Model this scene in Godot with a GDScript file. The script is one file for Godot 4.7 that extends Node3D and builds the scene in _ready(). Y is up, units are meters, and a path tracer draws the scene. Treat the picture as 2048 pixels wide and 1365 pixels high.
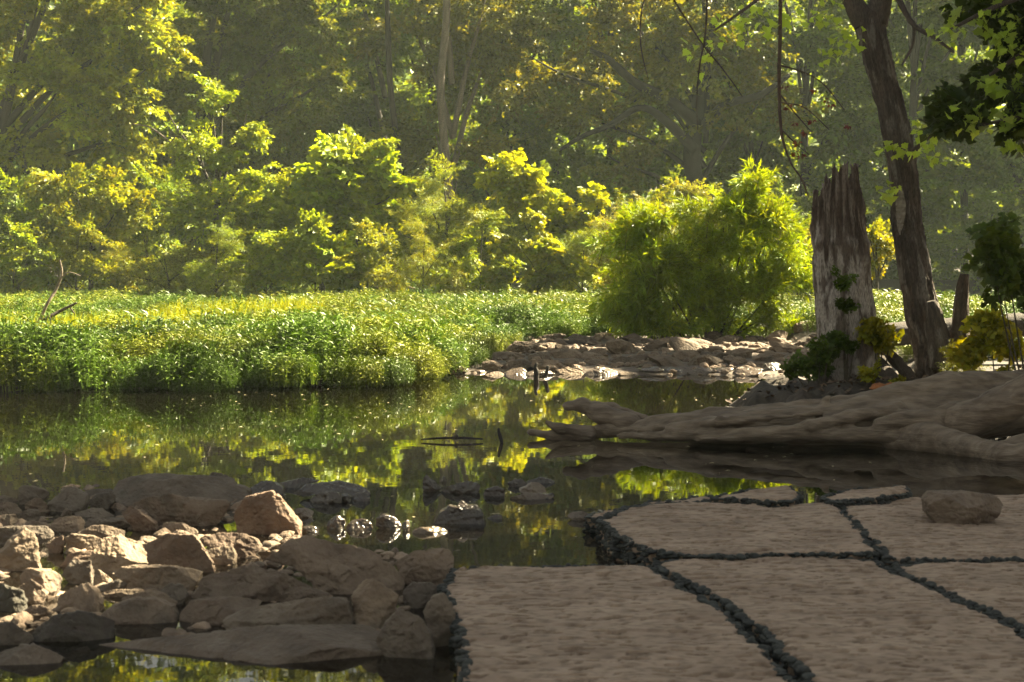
extends Node3D

# ---------------------------------------------------------------- view of the place
const EYE := Vector3(0, 1.5, 0)
const FOCAL := 3000.0          # focal length in pixels of the 2048-wide photograph
const SUN_ROUND := 0.98        # the sun stands to the right of straight ahead, beyond the trees
const SUN_UP := 0.75
const DENSE := 1.5
const PITCH := 0.05245         # the camera looks down three degrees

var M := {}                    # materials
var rng := RandomNumberGenerator.new()
var n_a := FastNoiseLite.new()
var n_b := FastNoiseLite.new()
var n_c := FastNoiseLite.new()
var taken := {}
var spheres := {}
var meadow: PackedVector2Array
var rock_bar: PackedVector2Array
var riffle: PackedVector2Array
var shelf: PackedVector2Array
var right_bank := PackedVector2Array([Vector2(4.9, -18.3), Vector2(8.5, -18.0), Vector2(12.0, -22.0), Vector2(12.5, -34.0), Vector2(9.5, -38.0), Vector2(6.4, -33.0), Vector2(5.2, -27.0), Vector2(5.3, -22.0)])
var sprays := {}
var leaf_meshes := {}

func _ready() -> void:
	set_camera_and_light()
	rng.seed = 11
	set_noises()
	make_materials()
	make_regions()
	var t0 := Time.get_ticks_msec()
	build_ground()
	print("ground ", Time.get_ticks_msec() - t0)
	build_slabs()
	print("slabs ", Time.get_ticks_msec() - t0)
	build_rocks()
	print("rocks ", Time.get_ticks_msec() - t0)
	build_rubble()
	print("rubble ", Time.get_ticks_msec() - t0)
	build_log()
	print("log ", Time.get_ticks_msec() - t0)
	build_snag()
	build_creek_tree()
	print("trees near ", Time.get_ticks_msec() - t0)
	build_sprays()
	build_meadow()
	print("meadow ", Time.get_ticks_msec() - t0)
	build_bushes()
	build_forest()
	print("forest ", Time.get_ticks_msec() - t0)
	build_near_greens()
	build_shade_trees()
	build_small_wood()
	print("done ", Time.get_ticks_msec() - t0)

func set_camera_and_light() -> void:
	var cam := Camera3D.new()
	cam.name = "camera"
	add_child(cam)
	cam.position = EYE
	cam.rotation.x = -PITCH
	cam.fov = rad_to_deg(2.0 * atan(682.5 / FOCAL))
	cam.far = 600.0
	cam.current = true
	var lens := CameraAttributesPhysical.new()
	lens.frustum_focal_length = 52.7
	lens.frustum_focus_distance = 19.0
	lens.exposure_aperture = 5.6
	cam.attributes = lens
	var env := Environment.new()
	env.background_mode = Environment.BG_SKY
	var sky := Sky.new()
	var sm := ProceduralSkyMaterial.new()
	sm.sky_top_color = Color(0.64, 0.66, 0.68)
	sm.sky_horizon_color = Color(0.88, 0.84, 0.76)
	sm.sky_curve = 0.12
	sm.ground_bottom_color = Color(0.20, 0.20, 0.14)
	sm.ground_horizon_color = Color(0.35, 0.36, 0.28)
	sm.sky_energy_multiplier = 0.4
	sm.sun_angle_max = 24.0
	sky.sky_material = sm
	env.sky = sky
	env.tonemap_mode = Environment.TONE_MAPPER_LINEAR
	env.tonemap_exposure = 9.5
	env.fog_enabled = true
	env.fog_density = 0.0004
	env.fog_light_color = Color(0.90, 0.96, 0.92)
	env.sdfgi_enabled = true
	env.ssao_enabled = true
	env.ssil_enabled = true
	var we := WorldEnvironment.new()
	we.name = "world_environment"
	we.environment = env
	add_child(we)
	var sun := DirectionalLight3D.new()
	sun.name = "sun"
	add_child(sun)
	var s := Vector3(sin(SUN_ROUND) * cos(SUN_UP), sin(SUN_UP), -cos(SUN_ROUND) * cos(SUN_UP))
	sun.look_at_from_position(s * 50.0, Vector3.ZERO)
	sun.light_energy = 1.6
	sun.light_color = Color(1.0, 0.94, 0.79)
	sun.light_angular_distance = 0.6
	sun.shadow_enabled = true

# ---------------------------------------------------------------- helpers
func ray(px: float, py: float) -> Vector3:
	var d := Vector3((px - 1024.0) / FOCAL, -(py - 682.5) / FOCAL, -1.0)
	return d.rotated(Vector3.RIGHT, -PITCH)

func on_level(px: float, py: float, h := 0.0) -> Vector3:
	var d := ray(px, py)
	return EYE + d * ((h - EYE.y) / d.y)

func at_depth(px: float, py: float, depth: float) -> Vector3:
	var d := ray(px, py)
	return EYE + d * (depth / -d.z)

func depth_of_row(py: float, h := 0.0) -> float:
	return -on_level(1024, py, h).z

func on_ground(px: float, depth: float) -> Vector3:
	var x := (px - 1024.0) / FOCAL * depth
	return Vector3(x, ground(x, -depth), -depth)

func flat(p: Vector3) -> Vector2:
	return Vector2(p.x, p.z)

func numbered(called: String) -> String:
	if not taken.has(called):
		taken[called] = 0
		return called
	taken[called] += 1
	return "%s_%03d" % [called, taken[called]]

func tag(o: Node, label: String, category: String, group := "") -> Node:
	o.set_meta("label", label)
	o.set_meta("category", category)
	if group != "":
		o.set_meta("group", group)
	return o

func thing(called: String, at: Vector3, label: String, category: String, group := "") -> Node3D:
	var o := Node3D.new()
	o.name = numbered(called)
	add_child(o)
	o.position = at
	tag(o, label, category, group)
	return o

func part(called: String, mesh: Mesh, mat: Material, parent: Node, at := Vector3.ZERO) -> MeshInstance3D:
	var o := MeshInstance3D.new()
	o.name = numbered(called) if parent == self else called
	o.mesh = mesh
	o.material_override = mat
	o.position = at
	parent.add_child(o, true)
	return o

func copies(called: String, mesh: Mesh, mat: Material, parent: Node, places: Array, tints: Array, at := Vector3.ZERO) -> MultiMeshInstance3D:
	var mm := MultiMesh.new()
	mm.transform_format = MultiMesh.TRANSFORM_3D
	mm.use_colors = true
	mm.mesh = mesh
	mm.instance_count = places.size()
	for i in places.size():
		mm.set_instance_transform(i, places[i])
		mm.set_instance_color(i, tints[i])
	var o := MultiMeshInstance3D.new()
	o.name = numbered(called) if parent == self else called
	o.multimesh = mm
	o.material_override = mat
	o.position = at
	parent.add_child(o, true)
	o.set_meta("kind", "stuff")
	return o

func indexed(v: PackedVector3Array, idx: PackedInt32Array, col := PackedColorArray(), smooth := true) -> ArrayMesh:
	var nrm := PackedVector3Array()
	nrm.resize(v.size())
	if smooth:
		for i in range(0, idx.size(), 3):
			var a := idx[i]
			var b := idx[i + 1]
			var c := idx[i + 2]
			var n := (v[c] - v[a]).cross(v[b] - v[a])
			nrm[a] += n
			nrm[b] += n
			nrm[c] += n
		for i in nrm.size():
			nrm[i] = nrm[i].normalized()
	var arrays := []
	arrays.resize(Mesh.ARRAY_MAX)
	arrays[Mesh.ARRAY_VERTEX] = v
	arrays[Mesh.ARRAY_NORMAL] = nrm
	arrays[Mesh.ARRAY_INDEX] = idx
	if col.size():
		arrays[Mesh.ARRAY_COLOR] = col
	var m := ArrayMesh.new()
	m.add_surface_from_arrays(Mesh.PRIMITIVE_TRIANGLES, arrays)
	return m

func set_noises() -> void:
	n_a.seed = 3
	n_a.noise_type = FastNoiseLite.TYPE_SIMPLEX_SMOOTH
	n_a.frequency = 1.0
	n_a.fractal_octaves = 4
	n_b.seed = 8
	n_b.noise_type = FastNoiseLite.TYPE_SIMPLEX_SMOOTH
	n_b.frequency = 1.0
	n_b.fractal_type = FastNoiseLite.FRACTAL_NONE
	n_c.seed = 21
	n_c.noise_type = FastNoiseLite.TYPE_SIMPLEX_SMOOTH
	n_c.frequency = 1.0
	n_c.fractal_type = FastNoiseLite.FRACTAL_RIDGED
	n_c.fractal_octaves = 3

func grain(seed_: int, freq: float, low: Color, high: Color, octaves := 5, mid = null) -> NoiseTexture2D:
	var f := FastNoiseLite.new()
	f.seed = seed_
	f.noise_type = FastNoiseLite.TYPE_SIMPLEX_SMOOTH
	f.frequency = freq
	f.fractal_octaves = octaves
	var t := NoiseTexture2D.new()
	t.width = 768
	t.height = 768
	t.seamless = true
	t.noise = f
	var g := Gradient.new()
	g.set_color(0, low)
	g.set_color(1, high)
	if mid != null:
		g.add_point(0.5, mid)
	t.color_ramp = g
	return t

func grey(seed_: int, freq: float, octaves := 5) -> NoiseTexture2D:
	return grain(seed_, freq, Color.BLACK, Color.WHITE, octaves)

func stone(called: String, tex: Texture2D, bump: Texture2D, rough: float, size: float, depth: float) -> StandardMaterial3D:
	var m := StandardMaterial3D.new()
	m.resource_name = called
	m.albedo_texture = tex
	m.vertex_color_use_as_albedo = true
	m.roughness = rough
	m.uv1_triplanar = true
	m.uv1_world_triplanar = true
	m.uv1_scale = Vector3.ONE / size
	m.heightmap_enabled = true
	m.heightmap_texture = bump
	m.heightmap_scale = depth
	return m

func make_materials() -> void:
	var fine := grey(5, 0.03, 6)
	var broad := grain(6, 0.006, Color(0.62, 0.58, 0.54), Color(1.0, 0.98, 0.95), 6, Color(0.86, 0.82, 0.77))
	var speck := grain(9, 0.025, Color(0.45, 0.42, 0.40), Color(1.0, 1.0, 1.0), 6, Color(0.84, 0.81, 0.78))
	M.stone = stone("sandstone", broad, fine, 0.86, 0.9, 1.6)
	M.wet_stone = stone("wet_sandstone", broad, fine, 0.22, 0.9, 1.2)
	var worn := grain(17, 0.02, Color(0.60, 0.57, 0.54), Color(1, 1, 1), 6, Color(0.92, 0.90, 0.87))
	M.slab = stone("bedrock", worn, fine, 0.9, 1.3, 0.12)
	M.slab.uv1_scale = Vector3(0.75, 1.0, 1.4)
	M.mud = stone("mud", speck, fine, 0.8, 1.7, 2.0)
	var wood_tex := grain(14, 0.012, Color(0.52, 0.48, 0.44), Color(1, 1, 1), 6, Color(0.82, 0.79, 0.75))
	M.drift = stone("driftwood", wood_tex, fine, 0.82, 0.7, 0.7)
	M.drift.uv1_scale = Vector3(0.4, 2.4, 2.4)
	M.bark = stone("bark", speck, fine, 0.9, 0.35, 1.6)
	M.bark.uv1_scale = Vector3(4.5, 0.9, 4.5)
	M.far_bark = stone("forest_bark", speck, fine, 0.9, 1.0, 1.0)
	# foliage: the vertex colours carry the leaf tints, the light that shines through is yellower
	for k in [["leaf", 0.45, Color(1.0, 0.905, 0.36)], ["glossy_leaf", 0.45, Color(0.52, 0.58, 0.22)], ["shade_leaf", 0.5, Color(0.75, 0.86, 0.4)]]:
		var l := StandardMaterial3D.new()
		l.resource_name = k[0]
		l.vertex_color_use_as_albedo = true
		l.roughness = k[1]
		l.backlight_enabled = true
		l.backlight = k[2]
		l.metallic_specular = 0.36
		l.cull_mode = BaseMaterial3D.CULL_DISABLED
		M[k[0]] = l
	var w := StandardMaterial3D.new()
	w.resource_name = "creek_water"
	w.albedo_color = Color(0.045, 0.036, 0.024, 0.8)
	w.transparency = BaseMaterial3D.TRANSPARENCY_ALPHA
	w.roughness = 0.015
	w.uv1_triplanar = true
	w.uv1_world_triplanar = true
	w.uv1_scale = Vector3(0.45, 0.45, 0.45)
	w.heightmap_enabled = true
	w.heightmap_texture = grey(33, 0.012, 3)
	w.heightmap_scale = 0.014
	M.water = w
	var tint := StandardMaterial3D.new()
	tint.resource_name = "plain_tinted"
	tint.vertex_color_use_as_albedo = true
	tint.roughness = 0.8
	M.tint = tint

# ---------------------------------------------------------------- ground
func region(points: Array, h := 0.0) -> PackedVector2Array:
	var r := PackedVector2Array()
	for p in points:
		r.append(flat(on_level(p[0], p[1], h)))
	return r

func make_regions() -> void:
	meadow = region([[-500, 800], [0, 792], [200, 782], [420, 788], [560, 778], [800, 776], [870, 762], [930, 744], [1000, 718], [1040, 696], [1190, 690]])
	for q in [[3.2, -27.5], [5.0, -31.0], [7.0, -36.0], [9.0, -43.0], [4.0, -50.0], [-30.0, -50.0], [-34.0, -20.0]]:
		meadow.append(Vector2(q[0], q[1]))
	rock_bar = region([[-300, 985], [0, 978], [240, 958], [470, 965], [560, 1010], [610, 1075], [700, 1085], [900, 1120], [905, 1180], [900, 1290], [800, 1310], [450, 1320], [130, 1318], [100, 1345], [-300, 1350]])
	riffle = region([[880, 752], [960, 748], [1060, 742], [1250, 752], [1420, 752], [1560, 756], [1700, 750], [1900, 720], [1900, 690], [1640, 682], [1180, 684], [1040, 694], [940, 730]])
	shelf = region([[890, 1140], [1180, 1030], [1300, 1000], [1700, 980], [2400, 975], [2400, 1500], [900, 1500]])

func signed(poly: PackedVector2Array, p: Vector2) -> float:
	# positive inside
	var best := 1e9
	var inside := false
	var n := poly.size()
	var j := n - 1
	for i in n:
		var a := poly[i]
		var b := poly[j]
		var e := b - a
		var w := p - a
		var t := clampf(w.dot(e) / e.dot(e), 0.0, 1.0)
		best = minf(best, (w - e * t).length_squared())
		if (a.y > p.y) != (b.y > p.y) and p.x < (b.x - a.x) * (p.y - a.y) / (b.y - a.y) + a.x:
			inside = not inside
		j = i
	return sqrt(best) if inside else -sqrt(best)

func ramp(a: float, b: float, x: float) -> float:
	return smoothstep(a, b, x)

func ground(x: float, z: float) -> float:
	var p := Vector2(x, z)
	var h := -0.38 + 0.05 * n_a.get_noise_2d(x * 0.6, z * 0.6)
	if z > -32 and z < -2:
		h = lerpf(h, -0.03 + 0.05 * n_a.get_noise_2d(x * 1.7, z * 1.7), ramp(-0.35, 0.12, signed(rock_bar, p)))
		h = lerpf(h, -0.16, ramp(-0.2, 0.1, signed(shelf, p)))
		h = lerpf(h, 0.03 + 0.05 * n_a.get_noise_2d(x * 1.3, z * 1.3) + 0.016 * maxf(0.0, -z - 20.0), ramp(-0.5, 0.3, signed(riffle, p)))
		# root mound under the dead trunk and the leaning tree
		var q := Vector2((x - 3.75) / 1.85, (z + 14.9) / 1.9)
		h = maxf(h, lerpf(-0.5, 0.30 + 0.16 * n_a.get_noise_2d(x * 2.0, z * 2.0), ramp(1.2, 0.6, q.length() + 0.25 * n_a.get_noise_2d(x * 1.4, z * 1.4))))
		if x > 4.0:
			h = maxf(h, lerpf(-0.4, 0.30, ramp(-10.3, -13.0, z) * ramp(4.0, 5.2, x)))
	if z < -15:
		var s := signed(meadow, p)
		var dip := 0.30 * exp(-pow((x + 6.6 + 0.25 * (z + 34.0)) / 0.9, 2.0)) * ramp(-30.0, -33.0, z) * ramp(-42.0, -36.0, z)
		h = lerpf(h, 0.10 + 0.12 * n_b.get_noise_2d(x * 0.16, z * 0.12) - dip, ramp(-0.1, 0.9, s))
	if x > 3.5 and z < -15.0 and z > -40.0:
		h = maxf(h, lerpf(-0.4, 0.14, ramp(-0.6, 0.5, signed(right_bank, p))))
	if z < -40:
		var edge := -45.5 - 18.0 * ramp(6.0, 13.0, x) + 1.5 * n_b.get_noise_2d(x * 0.1, 3.0)
		h = maxf(h, lerpf(-0.4, 0.35, ramp(edge + 1.5, edge - 1.5, z)))
		h += 0.045 * maxf(0.0, -z - 56.0) * (1.0 if z > -84 else 1.0) + 0.32 * maxf(0.0, -z - 84.0) * ramp(-84.0, -90.0, z)
		h = minf(h, 26.0 + 3.0 * n_b.get_noise_2d(x * 0.03, z * 0.03))
	if absf(x) > 11.0 and z > -44.0:
		h = maxf(h, lerpf(-0.4, 0.5, ramp(11.0 if x > 0 else 16.0, 15.0 if x > 0 else 20.0, absf(x))))
	if z > 1.0:
		h = maxf(h, lerpf(-0.4, 0.5, ramp(2.0, 6.0, z)))
	return h

func build_ground() -> void:
	var xs := []
	var x := -160.0
	while x < 160.0:
		xs.append(x)
		x += 0.11 if absf(x) < 4.5 else 0.11 + (absf(x) - 4.5) * 0.09
	xs.append(160.0)
	var zs := []
	var z := 40.0
	while z > -230.0:
		zs.append(z)
		z -= 1.5 if z > 2 else 0.13 if z > -30 else 0.13 + (-z - 30.0) * 0.05
	var v := PackedVector3Array()
	var col := PackedColorArray()
	for zz in zs:
		for xx in xs:
			var h := ground(xx, zz)
			v.append(Vector3(xx, h, zz))
			var n := 0.5 + 0.5 * n_a.get_noise_2d(xx * 3.0, zz * 3.0)
			var c := Color(0.085, 0.063, 0.043).lerp(Color(0.14, 0.105, 0.078), n)
			var soil := ramp(-30.0, -44.0, zz)                                     # leaf litter under the forest
			soil = maxf(soil, ramp(1.9, 1.0, Vector2((xx - 3.75) / 1.85, (zz + 14.9) / 1.9).length()))
			soil = maxf(soil, maxf(ramp(9.0, 13.0, absf(xx)), ramp(4.4, 5.2, xx) * ramp(-15.0, -17.0, zz)))
			if zz < -16.0 and zz > -50.0:
				soil = maxf(soil, ramp(-0.6, 0.1, signed(meadow, Vector2(xx, zz))))
			c = c.lerp(Color(0.045, 0.032, 0.020), ramp(-0.08, -0.25, h))          # dark silt on the creek bed
			c = c.lerp(Color(0.034, 0.026, 0.016).lerp(Color(0.058, 0.042, 0.025), n), soil)
			col.append(c)
	var idx := PackedInt32Array()
	var w := xs.size()
	for r in zs.size() - 1:
		for k in w - 1:
			var a := r * w + k
			idx.append_array([a, a + w, a + 1, a + 1, a + w, a + w + 1])
	var o := part("ground", indexed(v, flip(idx), col), M.mud, self)
	o.set_meta("kind", "structure")
	# the creek: one level sheet
	var wv := PackedVector3Array()
	var wi := PackedInt32Array()
	var nx := 24
	for r in 25:
		for k in nx + 1:
			wv.append(Vector3(lerpf(-60, 60, float(k) / nx), 0.0, lerpf(6.0, -70.0, r / 24.0)))
	for r in 24:
		for k in nx:
			var a := r * (nx + 1) + k
			wi.append_array([a, a + 1, a + nx + 1, a + 1, a + nx + 2, a + nx + 1])
	var wo := part("creek_water", indexed(wv, wi_up(wv, wi)), M.water, self)
	wo.set_meta("kind", "structure")

func flip(idx: PackedInt32Array) -> PackedInt32Array:
	for i in range(0, idx.size(), 3):
		var t := idx[i + 1]
		idx[i + 1] = idx[i + 2]
		idx[i + 2] = t
	return idx

func wi_up(v: PackedVector3Array, idx: PackedInt32Array) -> PackedInt32Array:
	var n := (v[idx[2]] - v[idx[0]]).cross(v[idx[1]] - v[idx[0]])
	return idx if n.y > 0 else flip(idx)

# ---------------------------------------------------------------- bedrock slabs
func ragged(x: float, z: float) -> Vector2:
	return Vector2(n_a.get_noise_2d(x * 5.0, z * 5.0), n_a.get_noise_2d(z * 5.0, x * 5.0 + 31.0)) * 0.03 + Vector2(n_b.get_noise_2d(x * 13.0, z * 13.0), n_b.get_noise_2d(z * 13.0 + 9.0, x * 13.0)) * 0.013

# blackish tufts of algae that grow on the damp sides of the joints and creep over the lips
func grow_algae(slabs: Array) -> void:
	var r := RandomNumberGenerator.new()
	r.seed = 31
	var places := []
	var tints := []
	for e in slabs:
		var top: float = e[1]
		var poly := region(e[3], top)
		for i in poly.size():
			var a := poly[i]
			var b := poly[(i + 1) % poly.size()]
			var side := (b - a).normalized()
			var out := Vector2(side.y, -side.x)
			if signed(poly, (a + b) * 0.5 + out * 0.01) > 0.0:
				out = -out
			var n := int(a.distance_to(b) / 0.0026)
			for k in n:
				var p := a.lerp(b, (k + r.randf()) / n)
				if absf(p.x) > -p.y * 0.36 or p.y > -4.9 or (out.y < -0.4 and top < 0.14 and p.y < -9.0):
					continue
				var creep := 0.5 + 0.5 * n_a.get_noise_2d(p.x * 9.0, p.y * 9.0)
				p -= ragged(p.x, p.y)
				var lip := r.randf() < 0.16
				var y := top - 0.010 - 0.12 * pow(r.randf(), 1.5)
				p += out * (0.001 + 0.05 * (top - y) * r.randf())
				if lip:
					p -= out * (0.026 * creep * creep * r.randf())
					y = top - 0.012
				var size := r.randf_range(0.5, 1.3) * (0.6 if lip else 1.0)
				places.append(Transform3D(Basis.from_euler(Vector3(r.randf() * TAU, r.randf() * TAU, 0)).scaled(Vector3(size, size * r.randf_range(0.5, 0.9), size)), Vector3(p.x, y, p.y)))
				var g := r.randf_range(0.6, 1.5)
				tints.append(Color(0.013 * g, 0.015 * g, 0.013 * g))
	var circle := PackedVector2Array()
	for q in 8:
		circle.append(Vector2.from_angle(TAU * q / 8.0) * 0.0105 * r.randf_range(0.7, 1.25))
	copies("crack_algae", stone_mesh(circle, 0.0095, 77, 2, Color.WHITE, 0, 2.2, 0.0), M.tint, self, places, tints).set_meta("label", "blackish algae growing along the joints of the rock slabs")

func slab_mesh(points: Array, top: float, tilt: Vector2, at: Vector3, seed_: float, rough := 1.0) -> ArrayMesh:
	var poly := region(points, top)
	var lo := poly[0]
	var hi := poly[0]
	for p in poly:
		lo = lo.min(p)
		hi = hi.max(p)
	lo -= Vector2(0.07, 0.09)
	hi += Vector2(0.07, 0.09)
	var dx := 0.0075
	var dz := 0.0105
	var nx := int((hi.x - lo.x) / dx) + 1
	var nz := int((hi.y - lo.y) / dz) + 1
	var v := PackedVector3Array()
	var col := PackedColorArray()
	var keep := PackedByteArray()
	var mid := (lo + hi) * 0.5
	for r in nz + 1:
		for k in nx + 1:
			var x := lo.x + k * dx
			var z := lo.y + r * dz
			var wob := ragged(x, z)
			var s := signed(poly, Vector2(x, z) + wob)
			keep.append(1 if s > -0.05 else 0)
			var h := top + tilt.x * (x - mid.x) + tilt.y * (z - mid.y)
			h += rough * (0.014 * n_a.get_noise_2d(x * 1.6, z * 2.2) + 0.0012 * n_a.get_noise_2d(x * 12.0, z * 26.0))
			# pits and flaked ledges, long across the current
			var pit := n_a.get_noise_2d(x * 5.0 + seed_ * 3.0, z * 21.0)
			h -= rough * 0.034 * ramp(0.34, 0.39, pit)
			var ledge := n_b.get_noise_2d(x * 1.3 + 40.0, z * 5.5 + seed_ * 2.0)
			h -= rough * 0.006 * ramp(0.10, 0.125, ledge)
			var wall := ramp(0.012, -0.002, s)
			h -= 0.010 * ramp(0.03, 0.0, s) + 0.36 * ramp(0.002, -0.02, s) + wall * 0.030 * n_a.get_noise_2d(x * 26.0, z * 26.0)
			v.append(Vector3(x, h, z) - at)
			var t := clampf(0.5 + 0.9 * n_a.get_noise_2d(x * 1.4, z * 2.4 + seed_), 0.0, 1.0)
			var c := Color(0.225, 0.162, 0.118).lerp(Color(0.33, 0.250, 0.188), t)
			col.append(c)
	var idx := PackedInt32Array()
	var w := nx + 1
	for r in nz:
		for k in nx:
			var a := r * w + k
			if keep[a] + keep[a + 1] + keep[a + w] + keep[a + w + 1] == 4:
				idx.append_array([a, a + 1, a + w, a + 1, a + w + 1, a + w])
	return indexed(v, wi_up(v, idx), col)

func build_slabs() -> void:
	var list := [
		["near rock slab, widest open face, between tumbled dark stones and the broad crack", 0.10, Vector2(0.0, 0.0), [[905, 1137], [1000, 1131], [1150, 1131], [1295, 1131], [1335, 1155], [1418, 1202], [1482, 1250], [1535, 1310], [1590, 1365], [1680, 1450], [1760, 1520], [945, 1520], [938, 1400], [932, 1330], [925, 1280], [910, 1230], [893, 1180]]],
		["rock slab between the broad diagonal crack and the thinner crack beyond it", 0.105, Vector2(0.0, 0.0), [[1312, 1125], [1420, 1112], [1600, 1109], [1748, 1119], [1800, 1152], [1880, 1183], [1962, 1219], [2050, 1268], [2200, 1346], [2330, 1520], [1825, 1520], [1728, 1440], [1640, 1365], [1574, 1305], [1522, 1250], [1458, 1203], [1378, 1160]]],
		["raised rock slab jutting left into the creek with a thick shadowed edge", 0.13, Vector2(0.01, 0.0), [[1203, 1037], [1255, 1014], [1350, 1002], [1480, 1006], [1600, 1008], [1660, 1003], [1688, 1030], [1725, 1070], [1748, 1103], [1600, 1104], [1450, 1109], [1380, 1107], [1300, 1097], [1240, 1070]]],
		["rock slab carrying the loose dark stone near the driftwood log", 0.125, Vector2(0.0, 0.0), [[1682, 1003], [1800, 996], [1900, 992], [2048, 990], [2280, 990], [2750, 992], [2750, 1114], [2280, 1115], [2048, 1115], [1900, 1117], [1785, 1114], [1759, 1087], [1718, 1050], [1694, 1020]]],
		["rock slab at the right border below the thin crack", 0.11, Vector2(0.0, 0.0), [[1790, 1130], [1900, 1123], [2048, 1120], [2280, 1120], [2750, 1119], [2750, 1520], [2345, 1520], [2212, 1344], [2066, 1262], [1980, 1217], [1898, 1181], [1822, 1150]]],
		["thin loose flake lying at the back edge of the slabs, under the log", 0.165, Vector2(0.02, 0.0), [[1645, 992], [1700, 978], [1808, 972], [1822, 984], [1750, 993], [1670, 1000]]],
		["low wedge of rock lying at the creek edge of the raised slab", 0.165, Vector2(0.03, 0.0), [[1425, 992], [1500, 978], [1580, 972], [1598, 990], [1588, 1000], [1500, 998]]],
		["narrow pale flake at the water along the raised slab's far edge", 0.09, Vector2(0.0, 0.0), [[1172, 1032], [1205, 1020], [1300, 1006], [1420, 990], [1428, 998], [1250, 1012], [1205, 1034]]],
	]
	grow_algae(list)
	for k in list.size():
		var e = list[k]
		var c := Vector2.ZERO
		var poly := region(e[3], e[1])
		for p in poly:
			c += p
		c /= poly.size()
		var at := Vector3(c.x, 0, c.y)
		var o := part("stone_slab", slab_mesh(e[3], e[1], e[2], at, k * 7.3, 1.0 if k < 5 else 0.6), M.slab, self, at)
		tag(o, e[0], "rock slab", "cracked bedrock slabs")

# ---------------------------------------------------------------- rocks
func sphere(level: int) -> Array:
	if spheres.has(level):
		return spheres[level]
	var t := (1.0 + sqrt(5.0)) / 2.0
	var v := PackedVector3Array([Vector3(-1, t, 0), Vector3(1, t, 0), Vector3(-1, -t, 0), Vector3(1, -t, 0), Vector3(0, -1, t), Vector3(0, 1, t), Vector3(0, -1, -t), Vector3(0, 1, -t), Vector3(t, 0, -1), Vector3(t, 0, 1), Vector3(-t, 0, -1), Vector3(-t, 0, 1)])
	for i in v.size():
		v[i] = v[i].normalized()
	var f := PackedInt32Array([0, 11, 5, 0, 5, 1, 0, 1, 7, 0, 7, 10, 0, 10, 11, 1, 5, 9, 5, 11, 4, 11, 10, 2, 10, 7, 6, 7, 1, 8, 3, 9, 4, 3, 4, 2, 3, 2, 6, 3, 6, 8, 3, 8, 9, 4, 9, 5, 2, 4, 11, 6, 2, 10, 8, 6, 7, 9, 8, 1])
	for l in level:
		var cache := {}
		var g := PackedInt32Array()
		for i in range(0, f.size(), 3):
			var m := [0, 0, 0]
			for e in 3:
				var a := f[i + e]
				var b := f[i + (e + 1) % 3]
				var key := mini(a, b) * 100000 + maxi(a, b)
				if not cache.has(key):
					cache[key] = v.size()
					v.append((v[a] + v[b]).normalized())
				m[e] = cache[key]
			g.append_array([f[i], m[0], m[2], f[i + 1], m[1], m[0], f[i + 2], m[2], m[1], m[0], m[1], m[2]])
		f = g
	spheres[level] = [v, flip(f)]
	return spheres[level]

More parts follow.
